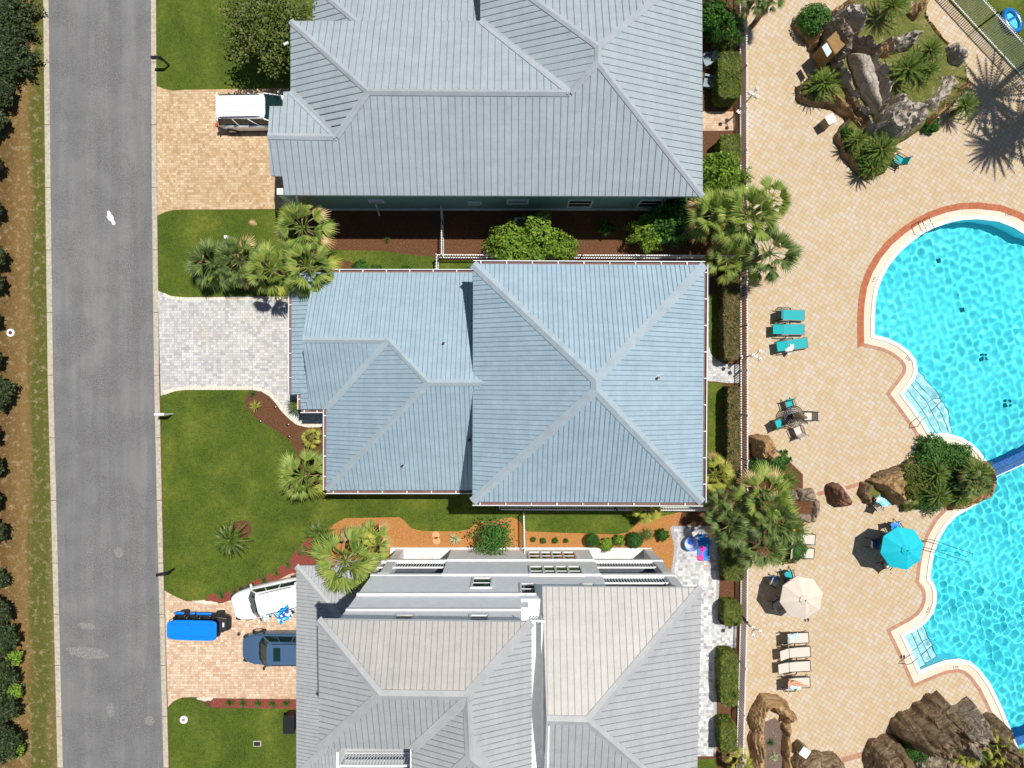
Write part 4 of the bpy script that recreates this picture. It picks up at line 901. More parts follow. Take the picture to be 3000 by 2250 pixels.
for a in (('round', 2398, 47, 1.3, 50, 'round clipped dark green bush on the top left corner of the slide mound', 0), ('hedgeball', 2680, 1440, .8, 25, 'small round olive bush in the pool planter', 0), ('shrub', 2750, 1330, .9, 52, 'dark green shrub along the upper wall of the pool planter', 1), ('shrub', 2820, 1345, .9, 46, 'dark green shrub at the upper right of the pool planter', 2),
          ('hedgeball', 2690, 1390, .6, 45, 'olive shrub behind the tan boulders of the pool planter', 2), ('hedgeball', 2665, 1478, .5, 22, 'low olive shrub at the lower left edge of the pool planter', 2), ('shrub', 2790, 1420, .6, 48, 'low dark shrub in the middle of the pool planter', 1), ('shrub', 2725, 1462, .5, 40, 'low shrub between the lower planter sagos', 2),
          ('shrub', 2245, 1370, .8, 42, 'dark green shrub hugging the tan boulder left of the pool', 1), ('shrub', 2282, 1355, .9, 34, 'rounded green shrub right below the tan boulder', 2), ('shrub', 2335, 1612, .7, 36, 'green shrub over the half hidden pair of beige loungers', 1), ('hedgeball', 2300, 1618, .6, 30, 'low olive shrub beside the pale rocks of the left planter', 1),
          ('shrub', 2483, 385, .7, 16, 'small green shrub beside the lower left mound wall', 1), ('shrub', 2735, 362, .6, 22, 'small green shrub outside the log shaped rock wall', 2), ('shrub', 2556, 462, .7, 45, 'dark green shrub filling the lower tip of the slide mound', 2),
          ('shrubl', 1492, 712, 2.2, 62, 'bright green leafy shrub beside the condenser units, left half', 1), ('shrubl', 1572, 700, 2.5, 70, 'bright green leafy shrub above the fence, middle one of the row', 2), ('shrubl', 1652, 722, 1.8, 40, 'small bright green shrub at the right end of the row over the side fence', 1),
          ('shrubl', 1905, 672, 1.8, 52, 'bright green shrub in the side yard under the last sage wall window', 2), ('shrub', 1978, 640, 2.4, 72, 'dark green shrub below the lower right corner of the grey roof', 1), ('shrub', 2010, 600, 2.6, 60, 'dark green shrub tucked under the grey roof corner', 2),
          ('shrubl', 2108, 500, 2.8, 60, 'lime green feathery shrub beside the end of the grey roof', 1), ('shrubl', 2098, 570, 2.4, 52, 'lime green shrub below the feathery one beside the grey roof', 2), ('shrubl', 2158, 520, 2.0, 40, 'lime green shrub against the pool fence above the fan palms', 1),
          ('shrub', 2090, 30, 2.4, 60, 'dark shrub at the top between the grey roof and the pool fence', 1), ('shrub', 2140, 70, 2.0, 50, 'dark shrub against the pool fence near the top', 2), ('hedgeball', 2130, 110, 1.6, 32, 'lighter rounded shrub above the long hedge near the top', 0),
          ('round', 1737, 1585, .8, 21, 'round clipped shrub in the pine straw, left one of two', 0), ('round', 1863, 1585, .8, 24, 'round clipped shrub in the pine straw, right one of two', 1), ('shrubl', 1778, 1596, .6, 19, 'loose bright shrub between the two round shrubs', 2), ('shrubl', 1815, 1585, .6, 16, 'small loose shrub just left of the right round shrub', 1), ('shrub', 1943, 1570, .6, 16, 'small dark shrub at the end of the pine straw by the patio', 2),
          ('shrub', 1563, 1581, .3, 7, 'first tiny seedling shrub from the side fence in the pine straw', 1), ('shrub', 1592, 1585, .3, 8, 'second tiny seedling shrub from the side fence', 1), ('shrub', 1627, 1585, .3, 8, 'third tiny seedling shrub from the side fence', 1), ('shrub', 1659, 1585, .3, 6, 'fourth tiny seedling shrub, nearest the round shrub', 1),
          ('shrub', 1052, 782, .7, 22, 'small dark shrub by the gutter of the sky blue house, left one', 1), ('shrub', 1100, 792, .6, 17, 'small dark shrub by the gutter, middle one', 2), ('shrub', 1188, 792, .6, 17, 'small dark shrub by the gutter, right one near the fence', 1), ('shrub', 1778, 665, .8, 22, 'shaded low shrub in the side yard between the two house walls', 1), ('shrub', 1372, 795, .5, 16, 'low shrub beside the upper left corner of the tall blue roof', 2),
          ('hedgeball', 958, 1450, .5, 14, 'low shrub at the lower left gutter corner of the sky blue house', 0), ('shrub', 2700, 2200, 1.2, 45, 'dark shrub between the bottom rocks', 1)):
    k, x, y, z, r, l, v = a; plant(k, x, y, z, r, l, v)
for i, (zx, zy, l) in enumerate(((1785, 265, 'nearest the road'), (1895, 240, 'second from the road'), (2010, 205, 'third from the road'), (2130, 145, 'fourth from the road'))):
    x, y = Q(0, 1650, zx, zy); plant('tuft', x, y, .35, 23, 'grass plant in the red mulch above the white car, '+l, group='border grass above the lower driveway')
for x, y, l in ((807, 1680, 'fifth from the road'), (841, 1655, 'second from the house')): plant('tuft', x, y, .35, 22, 'grass plant in the red mulch above the white car, '+l, group='border grass above the lower driveway')
for i, (x, y, l) in enumerate(((669, 2062, 'first from the road'), (709, 2064, 'second from the road'), (754, 2064, 'third from the road'), (795, 2065, 'fourth from the road'), (836, 2065, 'last before the roof'))):
    plant('tuft', x, y, .35, 23, 'grass plant in the red mulch under the lower driveway, '+l, group='border grass below the lower driveway')
plant('tuft', 738, 1154, .3, 19, 'pale grass plant where the driveway curves into the mulch bed', cat='grass plant')
plant('sapling', 745, 1190, .5, 27, 'sparse young palm with dry leaf stubs in the brown mulch bed', cat='plant'); plant('yucca', 1333, 1581, .5, 27, 'striped yucca in the pine straw left of the dark spreading shrub', cat='plant')
plant('tuft', 2262, 2180, .3, 22, 'dry green grass plant inside the rock walled planter at the bottom', cat='grass plant'); plant('yucca', 2270, 2222, .3, 20, 'small agave at the bottom of the rock walled planter', cat='plant')
plant('tuft', 1134, 700, .3, 16, 'grass plant in the shade between the houses', cat='grass plant')
hedge(2105, 2172, 150, 288, 1.5, 'clipped hedge beside the wooden chairs of the grey roofed house'); hedge(2112, 2170, 392, 488, 1.5, 'clipped hedge below the brick gate path of the grey roofed house')
hedge(2122, 2166, 782, 1060, 1.3, 'long clipped hedge behind the sky blue roof, above its gate path', M['hedgeb']); hedge(2134, 2167, 1126, 1425, 1.3, 'long clipped hedge behind the sky blue roof, below its gate path', M['hedgeb'])
hedge(2122, 2180, 1565, 1702, 1.4, 'hedge beside the patio below the palm cluster'); hedge(2124, 2172, 1768, 1833, 1.3, 'short square hedge just above the patio gate path'); hedge(2113, 2162, 1912, 2070, 1.3, 'long hedge below the patio gate path'); hedge(2112, 2158, 2120, 2205, 1.3, 'last hedge along the patio, lowest in the picture')
for x, y, r_, l in ((1512, -945, 100, 'tall palm just outside the diagonal fence, upper one'), (1590, -850, 95, 'tall palm right of the deck, lower one'), (1530, -800, 80, 'tall palm right of the deck, middle one')):
    k_ = 1-8.5/HC; plant('sago', 1500+x/k_, 1125+y/k_, 8.5/.78, r_/k_*1.25, l, 1, group='tall palms at the right edge')
# spreading shrub with visible leafy branches
def branchy(x, y, z, rpx, label, name='shrub', m=None, leaves=55, nb=34, leaf=.10, twigs=True, low=False, mw=None):
    r = rpx/S*(1-z/HC); p = P(x, y, z); t = thing(name, label, 'tree' if name == 'tree' else 'shrub', (p.x, p.y, 0), group='trees' if name == 'tree' else 'garden shrubs'); rng = random.Random(int(x+y)); bl, bt = MB(), MB()
    for i in range(nb):
        az = i*2.4+rng.uniform(-.2, .2); f = (i+.5)/nb; e_ = R(85-80*f); d = Vector((math.cos(az)*math.cos(e_), math.sin(az)*math.cos(e_), .35+math.sin(e_)*.7)); L = r*rng.uniform(.75, 1.08)
        if low: d.z *= .5
        a = Vector((0, 0, max(.2, z-r*.75))); q = a+Vector((d.x*L, d.y*L, d.z*r*.75)); bt.tube([a, a.lerp(q, .5)+Vector((0, 0, .08*r)), q], [.04, .02, .008], mw or M['wood'], 4)
        for k in range(leaves):
            tt = rng.uniform(.3, 1.04); c = a.lerp(q, tt)+rv(rng, .10+.13*tt*r*(1.0 if not low else .5)); nrm = (Vector((0, 0, 1))+rv(rng, .8)).normalized(); u = nrm.cross(rv(rng)).normalized(); w = nrm.cross(u); s_ = leaf*rng.uniform(.6, 1.2)
            bl.face([c-u*s_*.8, c-w*s_*.45, c+u*s_*.8, c+w*s_*.45], m or M['shrub'])
    bl.build('foliage' if name != 'tree' else 'crown', t); bt.build('branch', t)
    trunk(t, max(.25, z-r*.6), .09 if name != 'tree' else .2, .05 if name != 'tree' else .12)
    return t
branchy(1447, 1581, 2.2, 66, 'dark spreading shrub against the white house wall, left of the row of windows', leaves=70)
branchy(765, 48, 4.2, 150, 'leafy tree with bare pale twigs at the top of the upper lawn', 'tree', M['tree'], 230, 60, .12, mw=mat('pale_twig', (.42, .36, .27), .9))
branchy(838, 92, 3.2, 80, 'small tree beside the grey roof, right of the larger lawn tree', 'tree', M['tree'], 150, 40, .12)
branchy(2935, 2240, 1.0, 50, 'low green shrub at the water edge of the bottom rocks', m=M['shrubl'])
# pines beyond the left edge
def pine(x, y, h, r, label, m=None):
    rng = random.Random(int(y*7+x)); p = P(x, y, 0); t = thing('pine_tree', label, 'tree', (p.x, p.y, 0), group='trees along the verge'); b, bt = MB(), MB()
    n = 46
    for i in range(n):
        f = i/n; z = h*(.28+.72*f); az = i*2.4; L = r*(1-f**1.6)*rng.uniform(.75, 1.15)+.15; d = Vector((math.cos(az), math.sin(az), .12)); a = Vector((0, 0, z)); bt.tube([a, a+d*L], [.035, .01], M['wood'], 4)
        for k in range(42):
            tt = rng.uniform(.25, 1.05); c = a+d*L*tt+rv(rng, .22); g = (d+rv(rng, .9)).normalized(); w = g.cross(rv(rng)).normalized()*.028
            b.face([c-w, c+w, c+g*rng.uniform(.14, .3)+w*.2, c+g*.2-w*.2], m or M['pine'])
    b.build('crown', t); bt.build('branch', t); trunk(t, h, .16, .03); return t
for x, y, z, r, l in ((-17, 25, 1.8, 99, 'dark bushy tree at the top left corner of the verge'), (-4, 150, 1.7, 83, 'dark bushy tree below the corner one on the verge'), (-20, 262, 1.4, 47, 'dark tree on the verge opposite the white minivan'), (-42, 345, 1.4, 42, 'dark tree on the verge just below the minivan'), (-46, 470, 1.4, 33, 'dark tree on the verge opposite the first driveway end'), (-48, 600, 1.4, 34, 'dark tree on the verge opposite the white road stain'), (-42, 740, 1.5, 37, 'dark tree on the verge opposite the dark palmettos'), (-44, 820, 1.4, 34, 'dark tree on the verge opposite the grey driveway top'),
                      (-50, 930, 1.3, 30, 'dark tree on the verge just above the concrete ring'), (-46, 1050, 1.3, 33, 'dark tree on the verge just below the concrete ring'), (-28, 1150, 1.5, 50, 'dark tree on the verge opposite the front lawn top'), (-50, 1270, 1.3, 33, 'dark tree on the verge opposite the white mailbox'), (-44, 1370, 1.3, 34, 'dark tree on the verge opposite the middle of the front lawn'), (-46, 1470, 1.3, 33, 'dark tree on the verge opposite the front lawn lower half'), (-40, 1560, 1.4, 37, 'dark tree on the verge opposite the lower lawn'),
                      (-28, 1800, 1.4, 41, 'bushy dark tree on the verge above the cart'), (-16, 1885, 1.5, 49, 'bushy dark tree on the verge opposite the blue golf cart'), (-18, 1985, 1.5, 47, 'bushy dark tree on the verge below the golf cart'), (-18, 2085, 1.5, 52, 'bushy dark tree on the verge near the bottom'), (-16, 2190, 1.6, 57, 'bushy dark tree at the bottom left corner')):
    branchy(x, y, z, r, l, 'tree', M['pine'], 150, 44, .12, low=True)  # low, very dark crowns take the place of tree shadows on the grass
for x, y, r, l in ((-8, 1700, 26, 'low green thicket on the verge above the bottom trees'), (34, 1930, 20, 'low green thicket on the verge opposite the parked cars'), (38, 2030, 20, 'low green thicket on the verge below the cars'), (42, 2200, 24, 'low green thicket at the bottom left corner'), (5, 60, 60, 'low dark thicket at the top left corner')):
    branchy(x, y, .8, r, l, m=M['shrubl'] if y > 1800 else M['pine'], leaves=60)

# ------------------------------------------------------------------ rocks
def rock(name, poly_px, h, m, label, w=.5, seed=0, z=None, parent=None, step=.07, rough=.35, base=0, cat='rock', p=.45, group='rocks', flat=0, jit=.10):
    zz = h*.45 if z is None else z; poly = [tuple(P(x, y, zz).xy) for x, y in poly_px]
    xs, ys = [q[0] for q in poly], [q[1] for q in poly]; x = np.arange(min(xs)-.1, max(xs)+.1, step); y = np.arange(min(ys)-.1, max(ys)+.1, step); X, Y = np.meshgrid(x, y)
    ins = inpoly(X, Y, poly); d = pdist(X, Y, poly); ok = ins | (d < step*1.1); dd = np.where(ins, d, 0)
    prof = np.clip(dd/w, 0, 1)**p
    Z = np.zeros_like(X); JX = np.zeros_like(X); JY = np.zeros_like(X)
    it = np.argwhere(ok)
    for i, j in it:
        v = Vector((X[i, j]*.8+seed*7, Y[i, j]*.8, seed)); a = mnoise.ridged_multi_fractal(v*1.3, .9, 2.1, 5, 1.0, 2.0)*.5-.5+mnoise.noise(v*.7)*.6; f = mnoise.fractal(v*4, 1, 2, 3)*.12
        Z[i, j] = a+f; v2 = v*2.3; JX[i, j] = mnoise.noise(v2)*jit; JY[i, j] = mnoise.noise(v2+Vector((9, 2, 4)))*jit
    H_ = base+h*prof*(1-flat*.0)+Z*rough*h*np.clip(dd/(w*.6), 0, 1)*(1-flat)
    if rough > .2:
        st = .16+.22*min(1, h/2); ph = (X*.35+Y*.22); q_ = (H_+ph)/st; fr = q_-np.floor(q_); H_ = H_+(np.clip((fr-.5)*2.6, -.5, .5)+.5-fr)*st*.8
    H_ = np.where(dd > 0, np.maximum(H_, base+.02), base-.04 if base == 0 else base-.3)
    idx = -np.ones(X.shape, int); idx[ok] = np.arange(ok.sum()); q = np.stack([idx[:-1, :-1], idx[:-1, 1:], idx[1:, 1:], idx[1:, :-1]], -1).reshape(-1, 4); q = q[(q >= 0).all(1)]
    cx, cy = sum(xs)/len(xs), sum(ys)/len(ys); v = np.stack([X[ok]+JX[ok]-cx, Y[ok]+JY[ok]-cy, H_[ok]], 1)
    me = bpy.data.meshes.new(name); me.from_pydata(v.tolist(), [], q.tolist()); me.materials.append(m)
    if rough <= .2: me.shade_smooth()
    o = bpy.data.objects.new(name, me); C.objects.link(o); o.location = (cx, cy, 0)
    if parent: o.parent = parent; o.location = (cx-parent.location.x, cy-parent.location.y, 0)
    else: tag(o, label, cat, group)
    return o
def wallpoly(line, wpx):
    n = len(line); L_, R_ = [], []
    for i in range(n):
        a, c = line[max(0, i-1)], line[min(n-1, i+1)]; d = Vector((c[0]-a[0], c[1]-a[1])).normalized(); k = wpx*(1+.25*math.sin(i*2.3)); L_.append((line[i][0]-d.y*k, line[i][1]+d.x*k)); R_.append((line[i][0]+d.y*k, line[i][1]-d.x*k))
    return L_+R_[::-1]
A4 = lambda l: qs(2200, 0, l)
mound = thing('slide_mound', 'raised rocky grass mound with a water slide at the top of the pool deck', 'rock slide', P(2620, 200))
MP = A4([(370, 150), (400, 95), (560, 60), (700, 70), (850, -30), (1450, -60), (1440, 90), (1420, 130), (1500, 250), (1600, 360), (1740, 450), (1760, 560), (1770, 690), (1660, 840), (1440, 1010), (1270, 1120), (1200, 1160), (1170, 1280), (1100, 1390), (980, 1440), (880, 1400), (760, 1230), (700, 1110), (740, 1040), (790, 960), (770, 880), (640, 850), (430, 820), (390, 760), (400, 680), (500, 600), (610, 500), (530, 370), (440, 290), (370, 210)])
rock('grass_bed', MP, .55, M['bedgrass'], '', w=.25, seed=1, parent=mound, rough=.12, z=.4, jit=.02)
for i, (l, w_, h_, m_, wt) in enumerate(([[(850, -10), (740, 60), (640, 130), (570, 190), (540, 260), (530, 360)], 34, 1.7, M['rockt'], .5], [[(380, 180), (400, 230), (470, 300), (540, 370)], 26, .75, M['rockt'], .25], [[(540, 370), (600, 520), (540, 590)], 24, .8, M['rockb'], .25],
        [[(400, 690), (395, 760), (430, 815), (640, 845), (770, 880), (800, 960), (740, 1040), (700, 1110), (760, 1230), (880, 1400), (980, 1435)], 20, .75, M['rockb'], .22],
        [[(690, 490), (740, 590), (800, 700), (850, 800), (900, 900), (950, 1000), (1010, 1080)], 34, 2.1, M['rockp'], .45], [[(560, 640), (700, 820), (800, 900), (870, 1010), (960, 1080)], 40, 1.1, M['rockt'], .4],
        [[(780, 290), (850, 350), (940, 390), (1030, 420)], 48, 2.6, M['rockg'], .5], [[(960, 450), (1010, 540), (1060, 640), (1090, 760), (1070, 860), (1030, 960)], 38, 2.2, M['rockp'], .4],
        [[(1760, 690), (1660, 790), (1560, 880), (1430, 1000)], 34, 1.5, M['rockt'], .3], [[(1640, 640), (1580, 720), (1500, 800), (1420, 890)], 75, 1.0, M['rockp'], .4], [[(1390, 90), (1440, 180), (1520, 290), (1600, 370)], 20, .7, M['rockt'], .25], [[(1700, 560), (1760, 640), (1770, 700)], 22, .8, M['rockt'], .25])):
    rock('rock_wall', wallpoly(chaikin(A4(l), 1, False), w_/2.765/1.2), h_, m_, '', w=wt, seed=20+i, parent=mound, rough=.28)
rock('rock_terrace', A4([(640, 500), (700, 560), (800, 720), (870, 860), (960, 1010), (900, 1040), (830, 980), (770, 860), (740, 700), (660, 600)]), 1.2, M['rockb'], '', w=.3, seed=44, parent=mound, rough=.4)
slab = rock('slide_channel', A4([(780, 440), (920, 470), (970, 560), (1005, 700), (1035, 850), (1040, 960), (990, 920), (900, 780), (845, 650), (800, 530)]), 1.5, M['rockp'], '', w=.25, seed=40, parent=mound, rough=.12)
rock('rock_terrace', A4([(1150, 770), (1215, 735), (1230, 850), (1330, 815), (1375, 880), (1440, 940), (1400, 1010), (1290, 1080), (1160, 1140), (1060, 1110), (1000, 1060), (1040, 950), (1110, 860)]), 1.9, M['rockp'], '', w=.5, seed=41, parent=mound, rough=.5)
rock('rock_terrace', A4([(560, 200), (640, 170), (740, 250), (780, 350), (790, 470), (700, 500), (640, 420), (600, 320)]), 2.7, M['rockg'], '', w=.45, seed=43, parent=mound, rough=.25)
for i, (l, h_, t_) in enumerate((([(615, 175), (700, 90), (800, 75), (870, 160), (915, 240), (860, 305), (750, 265), (650, 220)], 2.6, 'big pale grey boulder beside the round clipped bush'), ([(1095, 310), (1200, 285), (1340, 268), (1370, 310), (1300, 390), (1190, 420), (1110, 430)], 1.9, 'cracked grey boulder above the largest sago palm'),
        ([(1030, 350), (1095, 330), (1110, 440), (1180, 470), (1090, 485), (1010, 450)], 1.3, 'low brown rock below the cracked grey boulder'), ([(1565, 385), (1650, 348), (1700, 400), (1755, 480), (1690, 550), (1600, 520)], 1.4, 'grey boulder on the right rim of the slide mound'), ([(1245, 110), (1330, 20), (1400, -20), (1440, 30), (1400, 100), (1340, 165)], 1.6, 'tan boulder at the top rim of the slide mound'),
        ([(1250, 860), (1320, 820), (1375, 880), (1360, 960), (1290, 990), (1240, 940)], 2.3, 'pale grey boulder above the dark splash hole of the slide'), ([(1500, 630), (1560, 610), (1590, 660), (1560, 720), (1510, 740)], 1.0, 'small grey rock beside the white float on the mound'))):
    rock('boulder', A4(l), h_, M['rockp'] if i not in (2, 4) else M['rockt'], t_, w=.4, seed=50+i, rough=.35, group='boulders on the slide mound')
bb = MB(); a_, c_ = [P(*q, 1.0) for q in A4([(540, 400), (650, 300), (690, 440), (610, 520)])], None
bb.hexa([Vector((v.x, v.y, 0)) for v in a_], [Vector((v.x, v.y, 2.2)) for v in a_], M['stucco']); bb.build('pump_wall', mound, world=True, bevel=.05)
bb = MB(); q_ = [P(*q, 1.9) for q in A4([(568, 395), (608, 360), (648, 435), (612, 476)])]; bb.hexa([Vector((v.x-.1, v.y-.05, 2.18)) for v in q_], [Vector((v.x-.1, v.y-.05, 2.24)) for v in q_], mat('grey_sign', (.45, .52, .56), .5)); bb.build('notice_panel', mound, world=True)
A3 = lambda l: qs(2200, 1100, l)
pp = thing('pool_planter', 'raised planter between the two pool basins, edged by tan rock', 'planter', P(2800, 1400))
PL = A3([(930, 880), (1000, 820), (1230, 740), (1420, 650), (1600, 575), (1690, 585), (1780, 640), (1870, 690), (1910, 760), (1960, 850), (1900, 970), (1720, 1065), (1500, 1068), (1240, 1065), (1150, 1000), (1080, 960), (1000, 1010), (950, 1030), (915, 960)])
rock('soil_bed', PL, .5, M['bedgrass'], '', w=.22, seed=3, parent=pp, rough=.12, z=.3, jit=.02)
rock('rock_rim', wallpoly(A3([(1000, 825), (1230, 745), (1420, 655), (1610, 580)]), 7), .7, M['rockb'], '', w=.2, seed=61, parent=pp, rough=.25)
rock('rock_rim', wallpoly(A3([(1890, 700), (1930, 770), (1965, 850), (1910, 960), (1830, 1010), (1720, 1060), (1620, 1066)]), 11), .75, M['rockt'], '', w=.25, seed=62, parent=pp, rough=.3)
rock('rock_rim', wallpoly(A3([(940, 870), (925, 950), (960, 1020), (1000, 1000)]), 12), .8, M['rockb'], '', w=.25, seed=63, parent=pp, rough=.3)
for i, (l, h_, m_, t_) in enumerate((([(980, 850), (1100, 800), (1220, 790), (1225, 870), (1240, 990), (1230, 1055), (1150, 1010), (1100, 960), (1010, 920)], 1.5, 'rockt', 'large tan boulder at the left tip of the pool planter'), ([(1150, 800), (1220, 770), (1230, 840), (1180, 850)], 1.0, 'rockt', 'small tan boulder behind the large one in the pool planter'),
        ([(640, 900), (690, 870), (740, 880), (765, 930), (820, 1000), (815, 1055), (720, 1068), (670, 1040), (640, 960)], 1.2, 'rockr', 'reddish brown lone boulder on the brick band of the deck'),
        ([(20, 500), (90, 480), (160, 490), (190, 560), (255, 650), (200, 680), (150, 718), (100, 690), (60, 700), (30, 620)], 1.4, 'rockt', 'smooth tan boulder beside the pool fence below the patio table'), ([(300, 935), (370, 930), (400, 1010), (330, 1010), (295, 980)], .6, 'rockg', 'pale flat stone beside the large fan palm'),
        ([(390, 930), (510, 925), (540, 990), (560, 1030), (480, 1030), (400, 1020)], .7, 'rockg', 'cracked grey stone right of the pale flat stone'), ([(520, 1020), (562, 1025), (560, 1110), (530, 1195), (470, 1200), (500, 1130)], .6, 'rockg', 'curved grey stone closing the small stone basin'), ([(370, 1130), (480, 1120), (500, 1160), (470, 1200), (400, 1180)], .5, 'rockg', 'low grey stone at the foot of the stone basin'),
        ([(300, 1150), (380, 1150), (390, 1190), (330, 1200)], .4, 'rockg', 'pale low stone left of the basin foot'), ([(130, 1470), (220, 1400), (280, 1430), (270, 1490), (200, 1512), (140, 1500)], .7, 'rockt', 'pale tan rock at the lower edge of the left planter'), ([(255, 1470), (320, 1460), (355, 1500), (390, 1515), (330, 1528), (265, 1500)], .5, 'rockt', 'small tan rock next to the pair of half hidden loungers'), ([(30, 1440), (130, 1450), (140, 1495), (30, 1475)], .5, 'rockb', 'dark rock against the fence at the lower end of the left planter'))):
    rock('boulder', A3(l), h_, M[m_], t_, w=.38, seed=70+i, rough=.38, group='boulders by the planters')
patch('mulch_bed', A3([(-90, 500), (60, 470), (250, 640), (420, 800), (420, 930), (500, 1000), (520, 1110), (420, 1200), (450, 1400), (350, 1510), (-90, 1470)]), .020, M['mulch'])
A5 = lambda l: qs(2200, 1650, l)
patch('mulch_bed', A5([(100, 1290), (190, 1250), (290, 1330), (290, 1720), (60, 1720)]), .020, mulch('grey_mulch', (.06, .04, .035), (.17, .12, .10), (.36, .28, .25)))
rock('rock_wall', wallpoly(chaikin(A5([(60, 1700), (70, 1560), (65, 1400), (60, 1250), (100, 1150), (190, 1130), (290, 1210), (330, 1290)]), 1, False), 19), 1.3, M['rockt'], 'curved tan rock wall around the planter at the bottom of the deck', w=.45, seed=80, rough=.25, group='rock walls')
rock('rock_wall', wallpoly(chaikin(A5([(300, 1300), (300, 1420), (300, 1560), (310, 1700)]), 1, False), 11), .8, M['rockt'], 'thin right hand rock edge of the bottom planter', w=.3, seed=81, rough=.3, group='rock walls')
rock('rock_wall', A5([(340, 1610), (400, 1570), (550, 1550), (650, 1560), (720, 1580), (760, 1640), (800, 1700), (340, 1720)]), 1.1, M['rockb'], 'brown layered rock below the lower litter bin', w=.35, seed=82, rough=.4, group='rock walls')
rm = thing('rock_waterfall', 'large dark craggy rock mass at the bottom right corner of the deck', 'rock', P(2750, 2150))
for i, (l, h_, m_) in enumerate((([(1230, 1330), (1330, 1290), (1440, 1200), (1520, 1150), (1620, 1110), (1680, 1190), (1760, 1260), (1830, 1300), (1800, 1400), (1620, 1480), (1500, 1560), (1330, 1540), (1240, 1450)], 3.0, 'rockb'), ([(960, 1600), (1000, 1500), (1120, 1430), (1230, 1440), (1330, 1540), (1340, 1720), (980, 1720)], 1.9, 'rockb'),
        ([(1620, 1290), (1780, 1230), (1860, 1170), (1920, 1290), (1940, 1380), (1850, 1500), (1650, 1560), (1600, 1440)], 3.2, 'rockg'), ([(1920, 1330), (2000, 1270), (2060, 1290), (2120, 1400), (2190, 1520), (2150, 1720), (1900, 1720), (1880, 1480)], 2.4, 'rockb'), ([(1330, 1540), (1520, 1540), (1660, 1500), (1880, 1470), (1900, 1720), (1340, 1720)], 1.5, 'rockg'))):
    rock('rock_face', A5(l), h_, M[m_], '', w=.8, seed=90+i, parent=rm, rough=.6, p=.6, jit=.2)
rock('boulder', A5([(50, 1570), (90, 1545), (125, 1580), (115, 1630), (70, 1650), (40, 1610)]), .9, M['rockt'], 'round tan boulder inside the corner of the bottom planter', w=.3, seed=99, rough=.2, group='boulders by the planters')
for x, y, r_, l in ((1113, 1562, 10, 'grey flat stone in the pine straw below the tall palm'), (1084, 1572, 9, 'flat stone left of the other in the pine straw')):
    rock('stepping_stone', [(x-r_*1.3, y+6), (x-4, y-8), (x+r_, y-9), (x+r_*1.2, y+2), (x, y+8)], .2, M['rockg'], l, w=.15, seed=x, rough=.2, group='stones in the pine straw')
for x, y, l in ((1277, 1567, 'upper orange stepping stone in the pine straw'), (1279, 1584, 'lower orange stepping stone in the pine straw')):
    bb = MB(); c = P(x, y); bb.disc(c, .24, 0, .045, mat('terracotta_stone', (.62, .33, .16), .8), 9); tag(bb.build('stepping_stone'), l, 'stepping stone', 'stones in the pine straw')
bb = MB(); c = P(709, 1552); bb.disc(c, .58, .012, .05, M['mulch'], 26, .5); tag(bb.build('mulch_ring'), 'round brown mulch ring on the lower front lawn', 'mulch ring')
